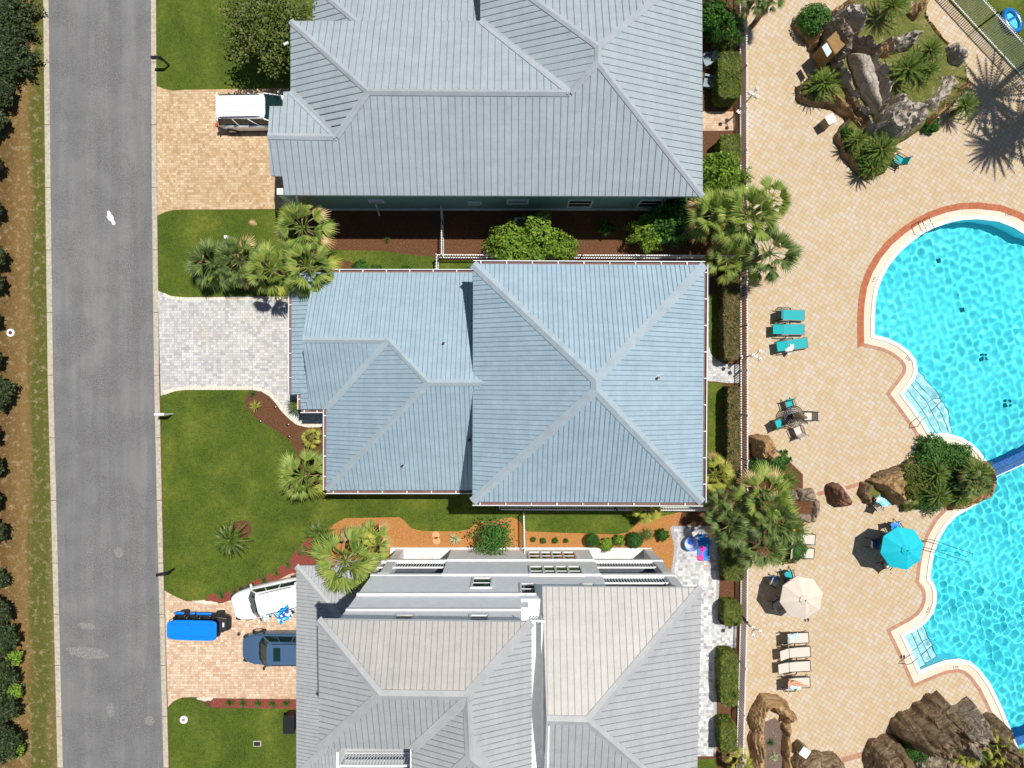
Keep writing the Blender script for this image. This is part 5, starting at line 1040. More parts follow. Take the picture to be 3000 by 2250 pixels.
# ------------------------------------------------------------------ vehicles
def superell(a, w, n, N_=44, tf=.0, tb=.0):
    o = []
    for k in range(N_):
        t = 2*math.pi*k/N_; c, s_ = math.cos(t), math.sin(t); x = a*math.copysign(abs(c)**(2/n), c); y = w*math.copysign(abs(s_)**(2/n), s_)
        u = x/a; y *= (1-(tf if u > 0 else tb)*abs(u)**3); o.append((x, y))
    return o
def car(label, paint, loc, rz, Ln=4.8, Wd=1.9, H=1.7, hood=1.25, ws=.75, van=False, sunroof=False):
    t = thing('parked_car', label, 'car', loc, rz, 'cars parked on the driveways'); a, w = Ln/2, Wd/2; b = MB()
    lv = [(.20, a*.93, w*.90), (.38, a*.995, w*.985), (.62, a, w), (.86, a*.985, w*.985), (.98, a*.955, w*.93)]; rings = []
    xh = a-hood
    for z, aa, ww in lv:
        r_ = []
        for x, y in superell(aa, ww, 5.5, 56, .16, .07):
            zz = z
            if z > .7 and x > xh: zz = z-(z-.62)*.62*((x-xh)/hood)**1.8
            r_.append((x, y, zz))
        rings.append(r_)
    cap_ = [(x*.55, y*.55, .985+.03 if x < xh*.9 else 1.02-.20*max(0, (x*.55-xh*.4)/hood)*.3) for x, y, z in rings[-1]]
    vs = [p for r_ in rings for p in r_]; n = 56; fs = []
    for i in range(len(rings)-1):
        for k in range(n): fs.append((i*n+k, i*n+(k+1) % n, (i+1)*n+(k+1) % n, (i+1)*n+k))
    # closed top as strips across the car, so the bonnet follows its slope
    top = len(rings)-1
    for k in range(n//2-1):
        a0, a1 = k, k+1; c0, c1 = (n-k) % n, (n-k-1) % n
        fs.append((top*n+a0, top*n+a1, top*n+c1, top*n+c0) if k else (top*n, top*n+1, top*n+n-1))
    b.mesh(vs, fs, paint); b.build('body', t, smooth=False, bevel=0)
    xb0, xf0 = -a+.16, xh+.12; xb1, xf1 = -a+(.38 if van else .55), xh-ws; hw0, hw1 = w*.89, w*.74; z0, z1 = .93, H-.10
    q0 = [(xb0, -hw0*.92, z0), (xf0-.22, -hw0, z0), (xf0, -hw0*.55, z0), (xf0, hw0*.55, z0), (xf0-.22, hw0, z0), (xb0, hw0*.92, z0)]
    q1 = [(xb1, -hw1*.92, z1), (xf1-.10, -hw1, z1), (xf1, -hw1*.6, z1), (xf1, hw1*.6, z1), (xf1-.10, hw1, z1), (xb1, hw1*.92, z1)]
    b = MB(); b.hexa(q0, q1, M['cglass']); b.build('windows', t)
    b = MB(); rr = [(x*1.0, y*1.035, z1-.01) for x, y, z in q1]; r2 = [(x*.985+(.0), y*.93, H) for x, y, z in q1]; b.hexa(rr, r2, paint)
    for sg in (1, -1):
        b.bar((xf0-.2, sg*hw0, z0), (xf1-.1, sg*hw1*1.02, z1), .07, .06, paint); b.bar((xb0+.05, sg*hw0*.92, z0), (xb1+.05, sg*hw1*.95, z1), .2, .07, paint)
        for f in ((.40, .70) if not van else (.33, .64)): b.bar((xb0+(xf0-xb0)*f, sg*hw0*1.005, z0), (xb1+(xf1-xb1)*f, sg*hw1*1.02, z1), .07, .03, paint)
    ro = b.build('roof', t, bevel=.02)
    b = MB()
    for sg in (1, -1): b.tube([(xb1+.25, sg*hw1*.86, H+.01), (xb1+.4, sg*hw1*.88, H+.05), (xf1-.5, sg*hw1*.88, H+.05), (xf1-.3, sg*hw1*.86, H+.01)], .022, M['black'], 6)
    b.build('roof_rail', t)
    if sunroof: b = MB(); b.box((xf1-.62, 0, H+.004), (.42, .8, .015), M['cglass']); b.build('sunroof', t, bevel=.03)
    if van or sunroof:
        b = MB()
        for k in range(4 if sunroof else 7):
            yy = (-.42+.28*k) if sunroof else (-.5+.166*k); b.box(((xb1+xf1)/2-.3-(.1 if sunroof else 0), yy, H+.004), ((xf1-xb1)*(.55 if sunroof else .78), .012, .012), M['steel'] if not sunroof else M['carblue'])
        b.build('roof_rib', t)
    for sx in (a-.85, -a+.85):
        for sg in (1, -1):
            b = MB(); y0 = sg*(w-.18); pts = [(sx, y0, .33), (sx, sg*(w+.012), .33)]; b.tube(pts, .34, M['rubber'], 20); wh = b.build('wheel', t)
            b = MB(); b.tube([(sx, sg*(w+.005), .33), (sx, sg*(w+.022), .33)], .22, M['chrome'], 14); r_ = b.build('rim', t); r_.parent = wh
    for sg in (1, -1):
        b = MB(); b.box((a*.90, sg*w*.66, .66), (.28, .34, .12), M['glass'], -sg*.4); b.build('headlight', t, bevel=.02)
        b = MB(); b.box((-a*.965, sg*w*.78, .86), (.12, .2, .2), M['red']); b.build('tail_light', t, bevel=.02)
        b = MB(); b.box((xf0-.35, sg*(w+.12), 1.0), (.12, .2, .14), paint if paint is M['carwhite'] else M['black']); b.build('wing_mirror', t, bevel=.03)
    b = MB(); b.bar((xf0-.02, -.45, .985), (xf0-.10, .1, 1.03), .02, .015, M['black']); b.bar((xf0-.02, .05, .985), (xf0-.10, .55, 1.03), .02, .015, M['black']); b.build('wiper', t)
    return t
def Pg(rx, ry): return (rx/S, -ry/S, 0)
# minivan by the grey roofed house: rear to the road
car('white minivan parked under the edge of the grey roof on the upper tan driveway', M['carwhite'], Pg(-853+122, -783), R(1), 5.1, 2.0, 1.75, 1.0, .8, van=True)
c1 = car('white car with a bright printed towel on its roof, nose to the road', M['carwhite'], Pg(-790+98, 618), R(180+13), 4.9, 1.93, 1.7, 1.3, .55)
c2 = car('steel blue car with a sunroof parked beside the white towel covered car', M['carblue'], Pg(-775+112, 762), R(180), 4.8, 1.92, 1.7, 1.2, .6, sunroof=True)
tw = MB(); rng = random.Random(4)
def cloth(b, w, d, m, n=14, amp=.03, seed=1, warp=.0):
    vs = []
    for i in range(n+1):
        for j in range(n+1):
            x, y = (i/n-.5)*w, (j/n-.5)*d; v = Vector((x*3+seed, y*3, seed)); x += mnoise.noise(v*1.3)*warp; y += mnoise.noise(v*1.3+Vector((5, 5, 5)))*warp; vs.append((x, y, .01+abs(mnoise.noise(v*1.8))*amp))
    fs = [(i*(n+1)+j, (i+1)*(n+1)+j, (i+1)*(n+1)+j+1, i*(n+1)+j+1) for i in range(n) for j in range(n)]; b.mesh(vs, fs, m)
def towel(x, y, z, w, d, rz, m, label, seed=1, warp=.05, amp=.04, cat='towel'):
    b = MB(); cloth(b, w, d, m, 14, amp, seed, warp); o = b.build('towel', smooth=True); o.location = P(x, y, z); o.rotation_euler = (0, 0, R(rz)); return tag(o, label, cat, 'towels and cloths')
towel(832, 1800, 1.735, 1.0, .75, 35, stripes('beach_print', [(.8, .9, .9), (.0, .45, .68), (.01, .08, .40), (.75, .85, .88), (.05, .55, .75)], 2.2), 'blue and white printed beach towel spread on the white car roof', 3, .05, .04)
towel(782, 1808, 1.735, .35, .42, 10, M['towel2'], 'small pale cloth on the white car roof ahead of the big towel', 6, .1, .03)
def golf():
    t = thing('golf_cart', 'long golf cart with a bright blue canopy and black body by the road', 'golf cart', Pg(-897, 690), R(-1.5))
    b = MB(); o_ = superell(1.72, .58, 6, 36, .10, .05)
    b.hexa([(x*.95, y*.92, .25) for x, y in o_], [(x, y, .48) for x, y in o_], M['black']); b.box((-.2, 0, .52), (2.7, 1.02, .08), M['black']); b.build('body', t, bevel=.02)
    b = MB(); b.hexa([(1.0, -.55, .45), (1.70, -.42, .45), (1.70, .42, .45), (1.0, .55, .45)], [(1.05, -.5, .95), (1.60, -.36, .72), (1.60, .36, .72), (1.05, .5, .95)], M['black']); b.build('hood', t, bevel=.05)
    b = MB(); b.box((1.42, .0, .86), (.10, .26, .02), M['white']); b.build('number_plate', t)
    for x in (-1.15, -.4, .35):
        b = MB(); b.box((x, 0, .72), (.5, 1.0, .14), M['black']); b.box((x-.27, 0, .98), (.12, 1.0, .42), M['black']); b.build('seat', t, bevel=.05)
    for x, L_ in ((-1.35, .6), (.15, .9), (-.55, .3)):
        for sg in (1, -1): b = MB(); b.box((x, sg*.56, .62), (L_, .14, .16), M['blue']); b.build('side_panel', t, bevel=.05)
    for x in (-1.15, 1.0):
        for sg in (1, -1):
            b = MB(); b.tube([(x, sg*.42, .25), (x, sg*.62, .25)], .25, M['rubber'], 16); b.build('wheel', t)
    b = MB()
    for x in (-1.35, -.1, 1.05):
        for sg in (1, -1): b.tube([(x, sg*.5, .6), (x, sg*.52, 1.9)], .02, M['black'], 6)
    b.build('canopy_post', t)
    b = MB(); o_ = superell(1.46, .60, 7, 36, .0, .10); o2 = [(x*.985, y*.96) for x, y in o_]; b.hexa([(x, y, 1.88) for x, y in o_], [(x, y, 1.96) for x, y in o2], M['blue'])
    for y in (-.38, -.30, .30, .38): b.box((0, y, 1.963), (2.5, .018, .012), mat('blue_groove', (.0, .13, .55), .5))
    for x in (-.9, 0, .9):
        for y in (-.5, .1, .5): b.box((x, y, 1.963), (.03, .03, .012), M['black'])
    b.build('canopy', t, bevel=.02)
    b = MB(); b.tube([(.75, .25, 1.0), (.72, .1, 1.04), (.75, -.0, 1.0), (.82, .1, .95), (.75, .25, 1.0)], .015, M['black'], 5); b.build('steering_wheel', t)
golf()
# ------------------------------------------------------------------ poolside furniture
def lounger(x, y, rz, cloth_, label, back, group='sun loungers on the deck'):
    t = thing('sun_lounger', label, 'sun lounger', P(x, y, 0), R(rz), group); w = .29; bl = .80; cb, sb = math.cos(R(back)), math.sin(R(back))
    b = MB(); b.box((.64, 0, .35), (1.24, w*2, .025), cloth_); b.build('seat', t)
    n = Vector((sb, 0, cb)); b = MB(); b.hexa([(-.02, -w, .34), (-.02, w, .34), (-bl*cb, w, .34+bl*sb), (-bl*cb, -w, .34+bl*sb)], [(-.02+.02*sb, -w, .365), (-.02+.02*sb, w, .365), (-bl*cb+.02*sb, w, .34+bl*sb+.02), (-bl*cb+.02*sb, -w, .34+bl*sb+.02)], cloth_); b.build('backrest', t)
    b = MB()
    for sg in (1, -1): b.bar((-.25, sg*(w+.02), .33), (1.30, sg*(w+.02), .33), .06, .06, M['frame']); b.bar((-.02, sg*(w+.02), .34), (-bl*cb, sg*(w+.02), .34+bl*sb), .03, .03, M['frame'])
    for xx in (-.01, 1.29): b.bar((xx, -w, .34), (xx, w, .34), .035, .04, M['frame'])
    b.build('frame', t)
    for sg in (1, -1):
        b = MB(); yy = sg*(w+.09); b.tube([(-.38, sg*(w+.03), .33), (-.42, yy, .55), (-.2, yy+.01*sg, .60), (.25, yy+.02*sg, .58), (.40, yy, .42), (.42, sg*(w+.03), .33)], .034, M['frame'], 6); b.build('armrest', t)
        for xs, xe in ((-.22, -.36), (1.18, 1.24)): b = MB(); b.tube([(xs, sg*(w+.03), .33), (xe, sg*(w+.06), .0)], .02, M['frame'], 6); b.build('leg', t)
    return t
for a in ((2294.5, 922, -2, 'teal', 'topmost teal sun lounger with a steeply raised back', 62), (2294, 965, 0, 'teal', 'middle one of the three teal sun loungers, back reclined low', 24), (2304, 1012, 8, 'teal', 'lowest teal sun lounger, turned slightly, with a white cloth on it', 26),
          (2307, 1871, 3, 'beige', 'topmost beige sun lounger in the row of four, striped towel on it', 72), (2312, 1913, 4, 'beige', 'second beige sun lounger from the top of the row of four', 30), (2312, 1954, 3, 'beige', 'third beige sun lounger from the top of the row of four', 20), (2311, 2001, 2, 'beige', 'lowest beige sun lounger with the sunbather on it', 66),
          (2326, 1577, -4, 'beige', 'upper beige lounger half hidden by planter shrubs', 60), (2323, 1618, -4, 'beige', 'lower beige lounger half hidden by planter shrubs', 60)):
    # positions were read at seat height
    x, y = 1500+(a[0]-1500)*(1-.35/HC), 1125+(a[1]-1125)*(1-.35/HC); lounger(x, y, a[2], M[a[3]], a[4], a[5])
towel(2312, 1019, .38, .32, .62, -30, M['whitecloth'], 'crumpled white cloth on the lowest teal lounger', 2, .2, .10, 'cloth')
towel(2327, 1864, .38, .62, .30, 30, M['towel2'], 'rumpled blue and white striped towel on the topmost beige lounger', 5, .25, .10)
def chair(x, y, rz, cloth_, label, grp):
    t = thing('patio_chair', label, 'chair', P(1500+(x-1500)*.99, 1125+(y-1125)*.99, 0), R(rz), grp); b = MB(); b.box((0, 0, .42), (.48, .46, .02), cloth_); b.build('seat', t)
    b = MB(); b.hexa([(-.22, -.23, .42), (-.22, .23, .42), (-.40, .25, .98), (-.40, -.25, .98)], [(-.20, -.23, .43), (-.20, .23, .43), (-.37, .25, .99), (-.37, -.25, .99)], cloth_); b.build('backrest', t)
    for sg in (1, -1):
        b = MB(); b.tube([(.24, sg*.27, .0), (.27, sg*.28, .40), (.20, sg*.29, .64), (-.28, sg*.28, .62)], .028, M['frame'], 6); b.build('armrest', t)
        b = MB(); b.tube([(-.10, sg*.26, .42), (-.38, sg*.27, .0)], .026, M['frame'], 6); b.build('leg', t)
    b = MB(); b.tube([(-.42, -.26, 1.0), (-.22, -.25, .42), (.24, -.25, .42), (.24, .25, .42), (-.22, .25, .42), (-.42, .26, 1.0)], .026, M['frame'], 6); b.build('frame', t); return t
GT = 'chairs around the glass patio table'
chair(2313, 1186, -75, M['teal'], 'teal chair above the round glass table', GT); chair(2283, 1240, 22, M['teal'], 'teal chair left of the round glass table', GT); chair(2338, 1262, 112, M['beige'], 'pale beige chair below the round glass table', GT); chair(2368, 1219, 180, M['beige'], 'pale beige chair right of the round glass table', GT)
def ptable(rx, ry, label, holes=True):
    t = thing('patio_table', label, 'table', (rx/S, -ry/S, 0), group='patio tables'); b = MB()
    for r_ in (.60, .50, .40, .30, .20): b.tube([(r_*math.cos(k*math.pi/18), r_*math.sin(k*math.pi/18), .72) for k in range(36)], .022 if r_ < .6 else .03, M['frame'], 5, closed=True)
    for k in range(36): a_ = k*math.pi/18; b.bar((.18*math.cos(a_), .18*math.sin(a_), .72), (.6*math.cos(a_), .6*math.sin(a_), .72), .022, .02, M['steel'])
    b.disc((0, 0), .2, .705, .715, M['frame'], 20); b.build('tabletop', t)
    for k in range(4): a_ = k*math.pi/2+.4; b = MB(); b.tube([(.2*math.cos(a_), .2*math.sin(a_), .7), (.25*math.cos(a_), .25*math.sin(a_), .3), (.42*math.cos(a_), .42*math.sin(a_), 0)], .02, M['frame'], 6); b.build('leg', t)
    return t
rx, ry = (2326-1500)*(1-.75/HC), (1219-1125)*(1-.75/HC); ptable(rx, ry, 'round lattice patio table with a folded parasol through it')
t = thing('folded_parasol', 'folded brown parasol standing in the lattice patio table', 'parasol', (rx/S, -ry/S, 0), group='parasols'); b = MB(); b.tube([(0, 0, 0), (0, 0, 2.7)], .022, M['steel'], 8); b.disc((0, 0), .25, 0, .08, M['frame'], 16); b.build('pole', t)
b = MB(); mb_ = mat('bronze_canvas', (.30, .22, .15), .35, .2, 10)
for k in range(8): a_ = k*math.pi/4; b.tube([(.03*math.cos(a_), .03*math.sin(a_), 2.6), (.10*math.cos(a_), .10*math.sin(a_), 2.0), (.20*math.cos(a_), .20*math.sin(a_), 1.25)], [.03, .07, .10], mb_, 7)
b.build('canopy', t, smooth=True)
def parasol(rx, ry, m, label, rot):
    t = thing('parasol', label, 'parasol', (rx/S, -ry/S, 0), rot, group='parasols'); b = MB(); b.tube([(0, 0, 0), (0, 0, 2.72)], .022, M['steel'], 8); b.disc((0, 0), .25, 0, .08, M['frame'], 16); b.build('pole', t)
    b = MB(); n = 8; R_ = 1.28; 
    for k in range(n):
        a0, a1 = 2*math.pi*k/n, 2*math.pi*(k+1)/n; p = lambda r_, a_, z: (r_*math.cos(a_), r_*math.sin(a_), z); am = (a0+a1)/2
        rows = [(.22, 2.66), (.5, 2.56), (.8, 2.43), (1.0, 2.34), (R_, 2.20)]
        for i in range(len(rows)-1):
            (r0, z0), (r1, z1) = rows[i], rows[i+1]; c = math.cos(math.pi/8)
            b.face([p(r0, a0, z0), p(r1, a0, z1), p(r1*c*.985, am, z1-.025), p(r0*c*.985, am, z0-.015)], m); b.face([p(r0*c*.985, am, z0-.015), p(r1*c*.985, am, z1-.025), p(r1, a1, z1), p(r0, a1, z0)], m)
        b.face([p(R_, a0, 2.20), p(R_, a0, 2.12), p(R_*.99*math.cos(math.pi/8), am, 2.10), p(R_*.985*math.cos(math.pi/8), am, 2.175)], m); b.face([p(R_*.985*math.cos(math.pi/8), am, 2.175), p(R_*.99*math.cos(math.pi/8), am, 2.10), p(R_, a1, 2.12), p(R_, a1, 2.20)], m)
    b.build('canopy', t)
    b = MB()
    for k in range(n):
        a0, a1 = 2*math.pi*k/n, 2*math.pi*(k+1)/n; wob = .03*math.sin(k*2.1); b.face([(0, 0, 2.80), (.30*math.cos(a0), .30*math.sin(a0), 2.69+wob), (.28*math.cos((a0+a1)/2), .28*math.sin((a0+a1)/2), 2.65), (.30*math.cos(a1), .30*math.sin(a1), 2.69+.03*math.sin((k+1)%n*2.1))], m)
    b.build('vent', t); b = MB(); b.sphere((0, 0, 2.80), .045, M['black'], 8); b.build('finial', t)
    b = MB()
    for k in range(n): a_ = 2*math.pi*k/n; b.bar((.03*math.cos(a_), .03*math.sin(a_), 2.62), (1.26*math.cos(a_), 1.26*math.sin(a_), 2.17), .015, .015, M['steel'])
    b.build('rib', t); return t
parasol(1085, 457, M['tealcanvas'], 'open turquoise parasol beside the pool', R(12)); parasol(805, 594, M['beigecanvas'], 'open beige parasol above the row of beige loungers', R(12))
GU, GB = 'chairs under the turquoise parasol', 'chairs under the beige parasol'
ptable(1085, 457, 'patio table under the turquoise parasol'); ptable(805, 594, 'patio table under the beige parasol')
chair(2625, 1545, -60, M['beige'], 'chair with a blue towel at the top edge of the turquoise parasol', GU); chair(2562, 1592, 0, M['beige'], 'chair in the shade left of the turquoise parasol', GU); chair(2600, 1650, 50, M['beige'], 'chair under the lower left rim of the turquoise parasol', GU)
towel(2622, 1538, .95, .5, .35, 20, M['blue'], 'plain blue towel over the chair back above the turquoise parasol', 3, .1, .1); towel(2560, 1590, .46, .42, .5, 5, M['towelb'], 'navy printed towel on the shaded chair left of the turquoise parasol', 7, .1, .08)
chair(2310, 1685, -75, M['teal'], 'dark teal chair above the beige parasol', GB); chair(2268, 1705, -25, M['beige'], 'shaded chair with a blue cloth upper left of the beige parasol', GB); chair(2278, 1770, 30, M['beige'], 'shaded chair left of the beige parasol', GB)
towel(2266, 1696, .46, .5, .25, -8, M['blue'], 'blue cloth on the shaded chair upper left of the beige parasol', 9, .1, .08, 'cloth')
chair(2634, 468, 150, M['teal'], 'teal chair sticking out behind the lower mound sago palms', 'chairs beside the slide mound')
chair(2572, 1476, 75, M['beige'], 'chair at the foot of the tan boulders of the pool planter', 'chairs beside the pool planter'); towel(2586, 1470, .95, .75, .42, -35, M['towel'], 'patterned towel draped over the chair by the tan boulders', 4, .15, .12)
def sandals(x, y, label, m=None):
    t = thing('sandals', label, 'footwear', P(x, y, .012), group='footwear on the deck')
    for sx, r_ in ((-.09, .3), (.09, -.2)):
        b = MB(); o_ = [(sx+.05*math.cos(a_)*(1+.2*math.sin(a_)), .13*math.sin(a_)) for a_ in [k*.524 for k in range(12)]]; b.hexa([(q[0], q[1], 0) for q in o_], [(q[0], q[1], .025) for q in o_], m or M['wood']); b.bar((sx-.05, .03, .04), (sx+.05, .03, .04), .03, .02, m or M['wood']); b.build('sole', t)
sandals(2287, 942, 'pair of brown sandals between the upper two teal loungers'); sandals(2363, 1816, 'pair of black sandals at the lower rim of the beige parasol', M['black']); sandals(2644, 1924, 'pair of black sandals by the lower pool handrail', M['black'])
# bins
def bin_(x, y, rz, label, up):
    t = thing('litter_bin', label, 'litter bin', P(1500+(x-1500)*(1-1/HC), 1125+(y-1125)*(1-1/HC), 0), R(rz), 'litter bins on the deck'); mb = mat('brown_bin', (.22, .17, .11), .6); b = MB(); b.box((0, 0, .45), (.5, .5, .9), mb); b.build('body', t, bevel=.02)
    b = MB(); b.box((0, 0, .99), (.54, .54, .06), M['whitecloth']); b.box((0, 0, .93), (.4, .4, .07), M['black']); b.build('lid', t, bevel=.01)
bin_(2434, 349, 30, 'litter bin with a pale lid beside the slide mound', 1); bin_(2358, 2205, -35, 'litter bin with a pale lid by the rocks at the bottom of the deck', 1)
# lamp posts
def lamp(rx, ry, rz, label):
    t = thing('lamp_post', label, 'lamp post', (rx/S, -ry/S, 0), R(rz), 'three globe lamp posts'); b = MB(); b.tube([(0, 0, 0), (0, 0, 2.75)], .045, M['steel'], 8); b.disc((0, 0), .1, 0, .12, M['steel'], 12); b.build('pole', t)
    for k in range(3):
        a_ = k*2.094; x, y = .27*math.cos(a_), .27*math.sin(a_); b = MB(); b.tube([(0, 0, 2.6), (x*.6, y*.6, 2.62), (x, y, 2.78)], .018, M['steel'], 6); b.build('arm', t)
        b = MB(); b.sphere((x, y, 2.93), .12, mat('opal_globe', (.82, .82, .80), .25) if 'og' not in M else M['og'], 14); b.build('globe', t, smooth=True); b = MB(); b.disc((x, y), .03, 3.05, 3.08, M['black'], 8); b.build('cap', t)
lamp(662, -796, 60, 'three globe lamp post by the brick gate path at the top'); lamp(671, -79, 60, 'three globe lamp post left of the teal loungers'); lamp(664, 676, 120, 'three globe lamp post left of the beige lounger row')
# handrails and ladder
def rail(pts, name, label, grp='pool handrails', extra=()):
    b = MB(); b.tube([P(x, y, z) for x, y, z in pts], .022, M['steel'], 7)
    for p_ in extra: b.tube([P(*q) for q in p_], .022, M['steel'], 7)
    return tag(b.build(name, smooth=True), label, 'handrail', grp)
rail([Q(2200, 1100, 1340, 415)+(.02,), Q(2200, 1100, 1348, 412)+(.6,), Q(2200, 1100, 1380, 370)+(.85,), Q(2200, 1100, 1570, 180)+(.45,), Q(2200, 1100, 1570, 172)+(.2,), Q(2200, 1100, 1530, 172)+(-.4,), Q(2200, 1100, 1520, 178)+(-1.2,)], 'handrail', 'steel handrail over the fan of pool steps')
rail([Q(2200, 1650, 1245, 815)+(.02,), Q(2200, 1650, 1260, 822)+(.6,), Q(2200, 1650, 1300, 812)+(.85,), Q(2200, 1650, 1500, 640)+(.4,), Q(2200, 1650, 1498, 628)+(.1,), Q(2200, 1650, 1480, 612)+(-.3,), Q(2200, 1650, 1478, 610)+(-1.2,)], 'handrail', 'steel handrail over the small corner steps')
for k, (dx, dy, l) in enumerate(((0, 0, 'upper rail of the pair leading into the pool right of the turquoise parasol'), (-12, 24, 'lower rail of the pair leading into the pool right of the turquoise parasol'))):
    rail([(2706+dx, 1588+dy, .02), (2712+dx, 1580+dy, .5), (2724+dx, 1580+dy, .8), (2745+dx, 1586+dy, .7), (2800+dx, 1606+dy, .3), (2850+dx, 1622+dy, -.05), (2842+dx, 1628+dy, -.8)], 'handrail', l)
b_l = thing('pool_ladder', 'steel ladder at the top left curve of the pool', 'pool ladder', P(2740, 668, 0)); 
for x0, y0, x1, y1 in ((2697, 647, 2717, 679), (2717, 637, 2738, 668)):
    b = MB(); b.tube([P(x0, y0, .02), P(x0, y0, .6), P(x0+4, y0-1, .78), P(x1-4, y1-6, .80), P(x1, y1, .6), P(x1, y1, -.9)], .021, M['steel'], 7); b.build('rail', b_l, smooth=True, world=True)
for z in (-.2, -.5, -.8): b = MB(); b.bar(P(2717, 679, z), P(2738, 668, z), .08, .03, M['steel']); b.build('rung', b_l, world=True)
# sunbather
def skin(name, verts, edges, rad, m, parent=None, root=0, lv=2):
    me = bpy.data.meshes.new(name); me.from_pydata(verts, edges, []); me.materials.append(m); o = bpy.data.objects.new(name, me); C.objects.link(o)
    if parent: o.parent = parent
    md = o.modifiers.new('skin', 'SKIN'); md.use_smooth_shade = True
    for i, v in enumerate(me.skin_vertices[0].data): v.radius = (rad[i], rad[i]) if not isinstance(rad[i], tuple) else rad[i]; v.use_root = (i == root)
    s_ = o.modifiers.new('sub', 'SUBSURF'); s_.levels = lv; s_.render_levels = lv; return o
pc = P(1500+(2325-1500)*(1-.4/HC), 1125+(1999-1125)*(1-.4/HC), 0)
sb_ = [(.0, 0, .50), (-.14, .02, .55), (-.28, .02, .62), (-.40, .01, .72), (-.47, 0, .80), (-.52, 0, .90),   # pelvis..head
      (-.38, .18, .70), (-.24, .30, .58), (-.05, .32, .50), (-.38, -.18, .70), (-.36, -.32, .55), (-.22, -.38, .44),  # arms
      (.06, .10, .50), (.42, -.02, .62), (.62, -.20, .44), (.70, -.24, .46), (.06, -.10, .50), (.46, -.14, .52), (.86, -.22, .44), (.93, -.25, .46),
      (-.55, 0, .95)]
sv_ = [(v[0], v[1], v[2]) for v in sb_]
body = skin('person', sv_, [(0, 1), (1, 2), (2, 3), (3, 4), (4, 5), (5, 20), (3, 6), (6, 7), (7, 8), (3, 9), (9, 10), (10, 11), (0, 12), (12, 13), (13, 14), (14, 15), (0, 16), (16, 17), (17, 18), (18, 19)],
            [(.13, .10), (.11, .09), (.12, .10), (.13, .09), .05, .095, .06, .042, .03, .06, .042, .03, .09, .065, .04, .035, .09, .065, .04, .035, .075], M['skin'])
body.location = pc; tag(body, 'sunbather in a red two-piece reclining on the lowest beige lounger', 'person', 'people')
skin('bikini_top', [(-.24, 0, .605), (-.31, 0, .65), (-.36, 0, .69)], [(0, 1), (1, 2)], [(.115, .10), (.135, .115), (.12, .10)], M['red'], body)
skin('bikini_bottom', [(-.07, .01, .53), (.0, 0, .505), (.07, 0, .50)], [(0, 1), (1, 2)], [(.12, .10), (.145, .112), (.11, .10)], M['red'], body)
skin('hair', [(-.53, 0, .97), (-.60, .0, .93), (-.60, 0, .85), (-.60, .03, .76)], [(0, 1), (1, 2), (2, 3)], [.08, .09, .07, .05], M['hair'], body)
for y0, hx, hy, hz in ((.32, -.05, .32, .50), (-.38, -.22, -.38, .44)):
    for f in range(4): skin('finger', [(hx+.01, hy+(f-1.5)*.017, hz), (hx+.06, hy+(f-1.5)*.02, hz+.004), (hx+.095-abs(f-1.4)*.008, hy+(f-1.5)*.021, hz-.012)], [(0, 1), (1, 2)], [.009, .0085, .007], M['skin'], body, lv=1)
    skin('thumb', [(hx-.01, hy+.02, hz), (hx+.02, hy+.05, hz), (hx+.04, hy+.06, hz-.01)], [(0, 1), (1, 2)], [.010, .009, .008], M['skin'], body, lv=1)
b = MB(); b.sphere((-.455, 0, .935), .016, M['skin'], 8); b.build('nose', body); b = MB(); b.sphere((-.462, .032, .955), .010, M['hair'], 6); b.sphere((-.462, -.032, .955), .010, M['hair'], 6); b.build('eyes', body); b = MB(); b.box((-.452, 0, .905), (.012, .035, .01), M['red']); b.build('mouth', body)
towel(2326, 2012, .385, .9, .34, 3, M['towel2'], 'pale towel spread beneath the sunbather', 8, .05, .03)
# wooden garden chairs
def adirondack(x, y, rz, label):
    t = thing('garden_chair', label, 'chair', P(x, y, 0), R(rz), 'slatted garden chairs'); m = mat('grey_blue_wood', (.22, .28, .32), .6); b = MB()
    for k in range(6): b.box((.02+.09*k-.1, 0, .36-.02*k*0+.012*k), (.08, .55, .025), m)
    b.build('seat', t); b = MB()
    for k in range(6): y_ = (k-2.5)*.095; a_ = (k-2.5)*.05; b.bar((-.14, y_*.8, .34), (-.50, y_*1.25, 1.0-abs(k-2.5)*.05), .085, .025, m, (1, 0, .5))
    b.build('backrest', t)
    for sg in (1, -1):
        b = MB(); b.hexa([(-.42, sg*.30-.03, .58), (.45, sg*.33-.07, .58), (.45, sg*.33+.07, .58), (-.42, sg*.30+.03, .58)], [(-.42, sg*.30-.03, .61), (.45, sg*.33-.07, .61), (.45, sg*.33+.07, .61), (-.42, sg*.30+.03, .61)], m); b.build('armrest', t)
        b = MB(); b.bar((.40, sg*.30, 0), (.40, sg*.30, .58), .1, .03, m); b.bar((-.55, sg*.27, .05), (.4, sg*.27, .34), .03, .1, m); b.build('leg', t)
adirondack(2074, 182, 200, 'upper grey blue slatted garden chair at the edge of the grey roof'); adirondack(2076, 250, 170, 'lower grey blue slatted garden chair at the edge of the grey roof')
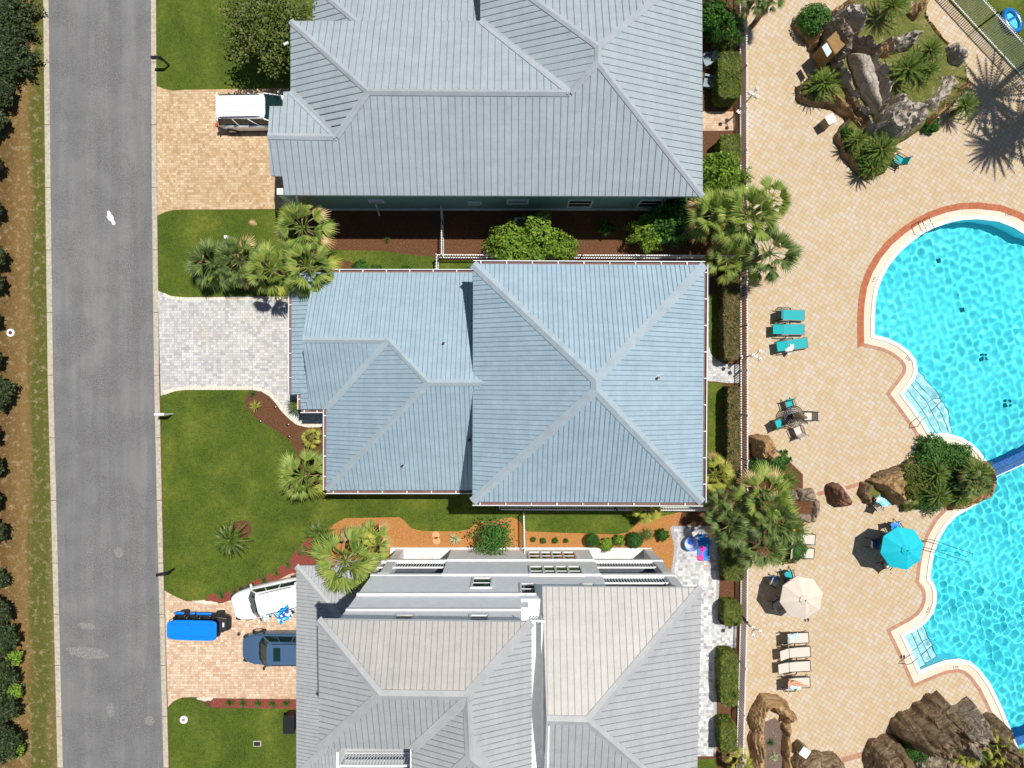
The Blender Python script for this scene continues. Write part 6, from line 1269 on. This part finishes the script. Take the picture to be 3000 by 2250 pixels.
# ------------------------------------------------------------------ fences
def fence(pts, label, h=1.25, gap=.15, m=None, post=2.4, top=True):
    t = thing('picket_fence', label, 'fence', P(*pts[0]), group='white metal picket fences'); m = m or M['white']; b, r_ = MB(), MB(); p = [P(x, y) for x, y in pts]
    for i in range(len(p)-1):
        a, c = p[i], p[i+1]; L = (c-a).length; n = max(2, int(L/gap))
        for k in range(n): q = a.lerp(c, k/n); b.bar(q+Vector((0, 0, .06)), q+Vector((0, 0, h)), .038, .038, m)
        for z in (.14, h-.14): r_.bar(a+Vector((0, 0, z)), c+Vector((0, 0, z)), .06, .04, m)
        n = max(1, int(L/post))
        for k in range(n+1):
            q = a.lerp(c, k/n); pb_ = MB(); pb_.bar(q, q+Vector((0, 0, h+.08)), .06, .06, m); pb_.build('post', t, world=True)
    b.build('pickets', t, world=True); r_.build('rail', t, world=True); return t
fence([(2166, -260), (2168, 700), (2170, 1600), (2168, 1800), (2157, 2200), (2155, 2500)], 'long white picket fence between the back gardens and the pool deck', h=1.4)
fence([(1296, 608), (1299, 660), (1299, 755)], 'short white side fence between the grey and sky blue roofed houses', h=1.3); fence([(1284, 756), (1700, 757), (2160, 758)], 'white picket fence along the top side of the sky blue roofed house', h=1.2)
fence([(1285, 757), (1283, 800)], 'short return of fence meeting the gutter of the sky blue house', h=1.2); fence([(1464, 1484), (1800, 1486), (2150, 1487)], 'white picket fence along the lower side of the sky blue roofed house', h=1.15); fence([(1464, 1450), (1464, 1484)], 'short return of fence at the lower wall of the sky blue house', h=1.15)
fence([(1534, 1500), (1536, 1604)], 'short side fence in the pine straw by the white house windows', h=1.3)
fence([(2755, -30), (2860, 85), (3010, 246), (3200, 450)], 'diagonal white picket fence at the top right of the deck', h=1.9, gap=.13)
# ------------------------------------------------------------------ small things
def mailbox(x, y, rz, m, label):
    t = thing('mailbox', label, 'mailbox', P(x, y, 0), R(rz), 'mailboxes along the kerb'); b = MB(); b.box((.25, 0, .6), (.09, .09, 1.2), m); b.bar((.25, 0, .95), (-.15, 0, .95), .06, .06, m); b.bar((.25, 0, .6), (.0, 0, .93), .05, .05, m); b.build('post', t)
    b = MB(); pr_ = [(-.28, -.1), (-.28, .1)]; o_ = [(.09, 0), (.09, .12), (.06, .18), (0, .2), (-.06, .18), (-.09, .12), (-.09, 0)]
    b.hexa([(-.30, q[0], 1.0+q[1]) for q in o_], [(.24, q[0], 1.0+q[1]) for q in o_], m if m is not M['white'] else M['white']); b.build('box', t); b = MB(); b.box((-.05, .11, 1.18), (.03, .02, .14), M['red']); b.build('flag', t)
mailbox(484, 192, 0, M['black'], 'black mailbox at the edge of the upper lawn'); mailbox(494, 1212, 0, M['white'], 'white mailbox at the edge of the middle front lawn'); mailbox(499, 1668, 12, M['black'], 'black mailbox at the edge of the lower front lawn')
def ring(x, y, r0, r1, m, mc, label, name='utility_cover', cat='utility cover'):
    t = thing(name, label, cat, P(x, y, 0), group='utility covers in the grass'); b = MB(); b.disc((0, 0), r0, .0, .05, m, 28, r0*.96); b.build('collar', t); b = MB(); b.disc((0, 0), r1, .05, .065, mc, 18); b.build('lid', t)
ring(32, 975, .25, .11, M['porchfloor'], M['mulch'], 'round concrete collar on the brown verge across from the grey driveway'); ring(539, 2108, .25, .08, M['porchfloor'], M['wood'], 'round concrete collar in the lowest lawn')
ring(700, 1857, .12, .06, mat('brown_cap', (.14, .09, .06), .6), M['black'], 'small brown round cap on the lower driveway beside the white car')
t = thing('utility_box', 'rectangular dark lid with pale frame in the lowest lawn', 'utility cover', P(754, 2178, 0), group='utility covers in the grass'); b = MB(); b.box((0, 0, .03), (.5, .36, .05), M['kerb']); b.build('frame', t, bevel=.03); b = MB(); b.box((0, 0, .058), (.38, .24, .012), M['frame']); b.build('lid', t)
rock('flat_stone', [(727, 650), (735, 640), (748, 645), (751, 655), (742, 660), (731, 656)], .12, M['rockt'], 'pale flat stone in the lawn below the upper tan driveway', w=.1, seed=5, rough=.1, cat='stone', group='stones in the lawns')
rock('flat_stone', [(574, 2043), (622, 2043), (618, 2054), (598, 2058), (580, 2052)], .10, M['lborder'], 'pale flat kerb stone at the corner of the lower driveway', w=.08, seed=6, rough=.1, cat='stone', group='stones in the lawns')
rock('flat_stone', [(560, 1757), (600, 1760), (640, 1768), (612, 1776), (575, 1770)], .10, M['lborder'], 'pale kerb stones where the red mulch bed meets the lower driveway', w=.08, seed=7, rough=.1, cat='stone', group='stones in the lawns')
b = MB(); c = P(667, 697); b.box((0, 0, .15), (.22, .22, .3), M['white']); o = b.build('utility_post', bevel=.02); o.location = (c.x, c.y, 0); tag(o, 'small white utility post above the dark palmettos', 'utility post')
for x, y, l in ((808, 1192, 'black garden spotlight at the walkway bend, uppermost'), (902, 1260, 'black garden spotlight beside the small yellow palm'), (945, 1251, 'black garden spotlight against the sky blue roof'), (848, 1278, 'black garden spotlight lower in the mulch'), (764, 1233, 'black garden spotlight by the sparse young palm'), (845, 1243, 'black garden spotlight at the lower edge of the walkway')):
    t = thing('spotlight', l, 'garden light', P(x, y, 0), group='garden spotlights in the mulch bed'); b = MB(); b.tube([(0, 0, 0), (0, 0, .2)], .02, M['black'], 6); b.build('stake', t); b = MB(); b.tube([(-.04, 0, .2), (.08, 0, .27)], [.04, .055], M['black'], 8); b.sphere((.085, 0, .273), .04, M['white'], 8); b.build('lamp_head', t)
t = thing('wheeled_bin', 'black wheeled bin at the edge of the garage roof in the lowest lawn', 'bin', P(862, 2100, 0)); b = MB(); b.hexa([(-.25, -.45, .1), (.25, -.45, .1), (.25, .45, .1), (-.25, .45, .1)], [(-.32, -.5, 1.0), (.32, -.5, 1.0), (.32, .5, 1.0), (-.32, .5, 1.0)], M['black']); b.build('body', t, bevel=.04)
b = MB(); b.box((0, 0, 1.04), (.68, 1.06, .07), M['black']); b.tube([(-.36, -.3, 1.0), (-.36, .3, 1.0)], .02, M['black'], 6); b.build('lid', t, bevel=.03)
# toys on the patio
t = thing('foam_mat', 'long blue foam float lying on the patio', 'pool float', P(2060, 1603, 0), R(-2)); b = MB(); o_ = superell(.36, .82, 5, 30); b.hexa([(x, y, .02) for x, y in o_], [(x, y, .08) for x, y in o_], M['matblue']); b.build('float', t, bevel=.02)
t = thing('fishing_net', 'pink and orange toy net on the blue foam float', 'toy', P(2056, 1618, .09), R(80)); b = MB(); b.disc((-.35, 0), .2, .0, .03, M['pink'], 16, .15); b.disc((.22, .0), .18, 0, .03, M['pink'], 12, .12); b.bar((-.2, 0, .02), (.15, 0, .02), .1, .02, M['pink']); b.build('net', t); b = MB(); b.tube([(-.5, -.25, .04), (-.3, .28, .04)], .015, M['orange'], 6); b.build('handle', t)
b = MB(); b.tube([(-.12, -.1, .02), (.3, .05, .02)], .015, M['orange'], 6); o = b.build('toy_rod'); o.location = P(2064, 1657, .01); tag(o, 'thin orange and yellow toy rod on the patio pavers', 'toy')
t = thing('mesh_tub', 'round blue rimmed mesh toy tub on the patio', 'toy', P(2020, 1589, 0)); b = MB(); b.tube([(.42*math.cos(k*.2618), .42*math.sin(k*.2618), .5) for k in range(24)], .018, M['matblue'], 6, closed=True); b.tube([(.36*math.cos(k*.2618), .36*math.sin(k*.2618), .05) for k in range(24)], .015, M['matblue'], 6, closed=True); b.build('rim', t)
b = MB(); mm = mat('pale_mesh', (.55, .6, .85), .7); 
for k in range(24): a0, a1 = k*.2618, (k+1)*.2618; b.face([(.36*math.cos(a0), .36*math.sin(a0), .05), (.36*math.cos(a1), .36*math.sin(a1), .05), (.42*math.cos(a1), .42*math.sin(a1), .5), (.42*math.cos(a0), .42*math.sin(a0), .5)], mm)
b.disc((0, 0), .36, .03, .05, mm, 24); b.build('mesh', t); b = MB(); b.sphere((.05, .05, .17), .15, M['matblue'], 12, .8); b.build('toy_ball', t)
# inflatable beyond the diagonal fence
t = thing('inflatable_lounger', 'blue inflatable lounger on the grass beyond the diagonal fence', 'pool float', P(2957, 66, 0), R(-60)); b = MB(); mi_ = mat('glossy_blue_vinyl', (.01, .15, .42), .15, .1, spec=.7); ml = mat('glossy_pale_vinyl', (.10, .55, .70), .15, .3, 10, spec=.7)
b.tube([(.70*math.cos(k*.3927)+0, .40*math.sin(k*.3927), .22) for k in range(16)], .16, mi_, 10, closed=True); b.build('rim', t, smooth=True); b = MB(); b.box((.05, 0, .16), (1.1, .62, .16), ml); b.box((-.1, .0, .27), (.14, .6, .16), mi_); b.build('cushion', t, bevel=.06)
b = MB(); b.box((0, 0, .01), (.22, .16, .03), M['whitecloth']); o = b.build('scrap', bevel=.01); o.location = P(67, 2006, .02); tag(o, 'white scrap of litter on the brown verge near the bottom', 'litter')
b = MB(); v_ = [(884, 620), (892, 616), (905, 630), (912, 640), (925, 650), (935, 660), (937, 670), (928, 662), (915, 655), (905, 648), (893, 640), (885, 632)]
stn = mat('white_spill', (.62, .62, .60), .8, .1); b.sheet([px(qs(0, 550, [(865, 190), (885, 185), (905, 215), (920, 235), (925, 260), (938, 285), (932, 305), (910, 300), (900, 275), (880, 262), (862, 235), (872, 220)]))], .012, stn); tag(b.build('road_stain'), 'white spilled paint stain on the road', 'road stain', 'stains on the road')
for x, y, rx_, ry_, l in ((254, 1834, 26, 10, 'pale oval patch on the lower road'), (257, 1912, 62, 17, 'long pale patch on the lower road, largest one'), (438, 2111, 15, 13, 'pale round patch on the lower road near the kerb'), (348, 1618, 14, 16, 'pale round patch on the road opposite the lower lawn'), (324, 2080, 12, 20, 'pale upright patch on the road near the bottom')):
    b = MB(); pts = [(x+rx_*math.cos(k*.314)*(1+.12*math.sin(k*1.9)), y+ry_*math.sin(k*.314)*(1+.12*math.cos(k*2.3))+(rx_*.12*math.cos(k*.314))) for k in range(20)]; b.sheet([px(pts)], .010, mat('pale_asphalt', (.205, .205, .20), .85, .45, 12)); tag(b.build('road_stain'), l, 'road stain', 'stains on the road')
# the sunlit strip on the brick gate
# turn every lettering curve into a mesh of its own
dg = bpy.context.evaluated_depsgraph_get()
for o in [o for o in C.objects if o.type == 'FONT']:
    me = bpy.data.meshes.new_from_object(o.evaluated_get(dg)); me.materials.clear(); me.materials.append(M['text']); n_ = bpy.data.objects.new('depth_mark', me); C.objects.link(n_); n_.matrix_world = o.matrix_world
    n_.location = o.location; n_.rotation_euler = o.rotation_euler
    for k in ('label', 'category', 'group'): n_[k] = o[k]
    bpy.data.objects.remove(o)
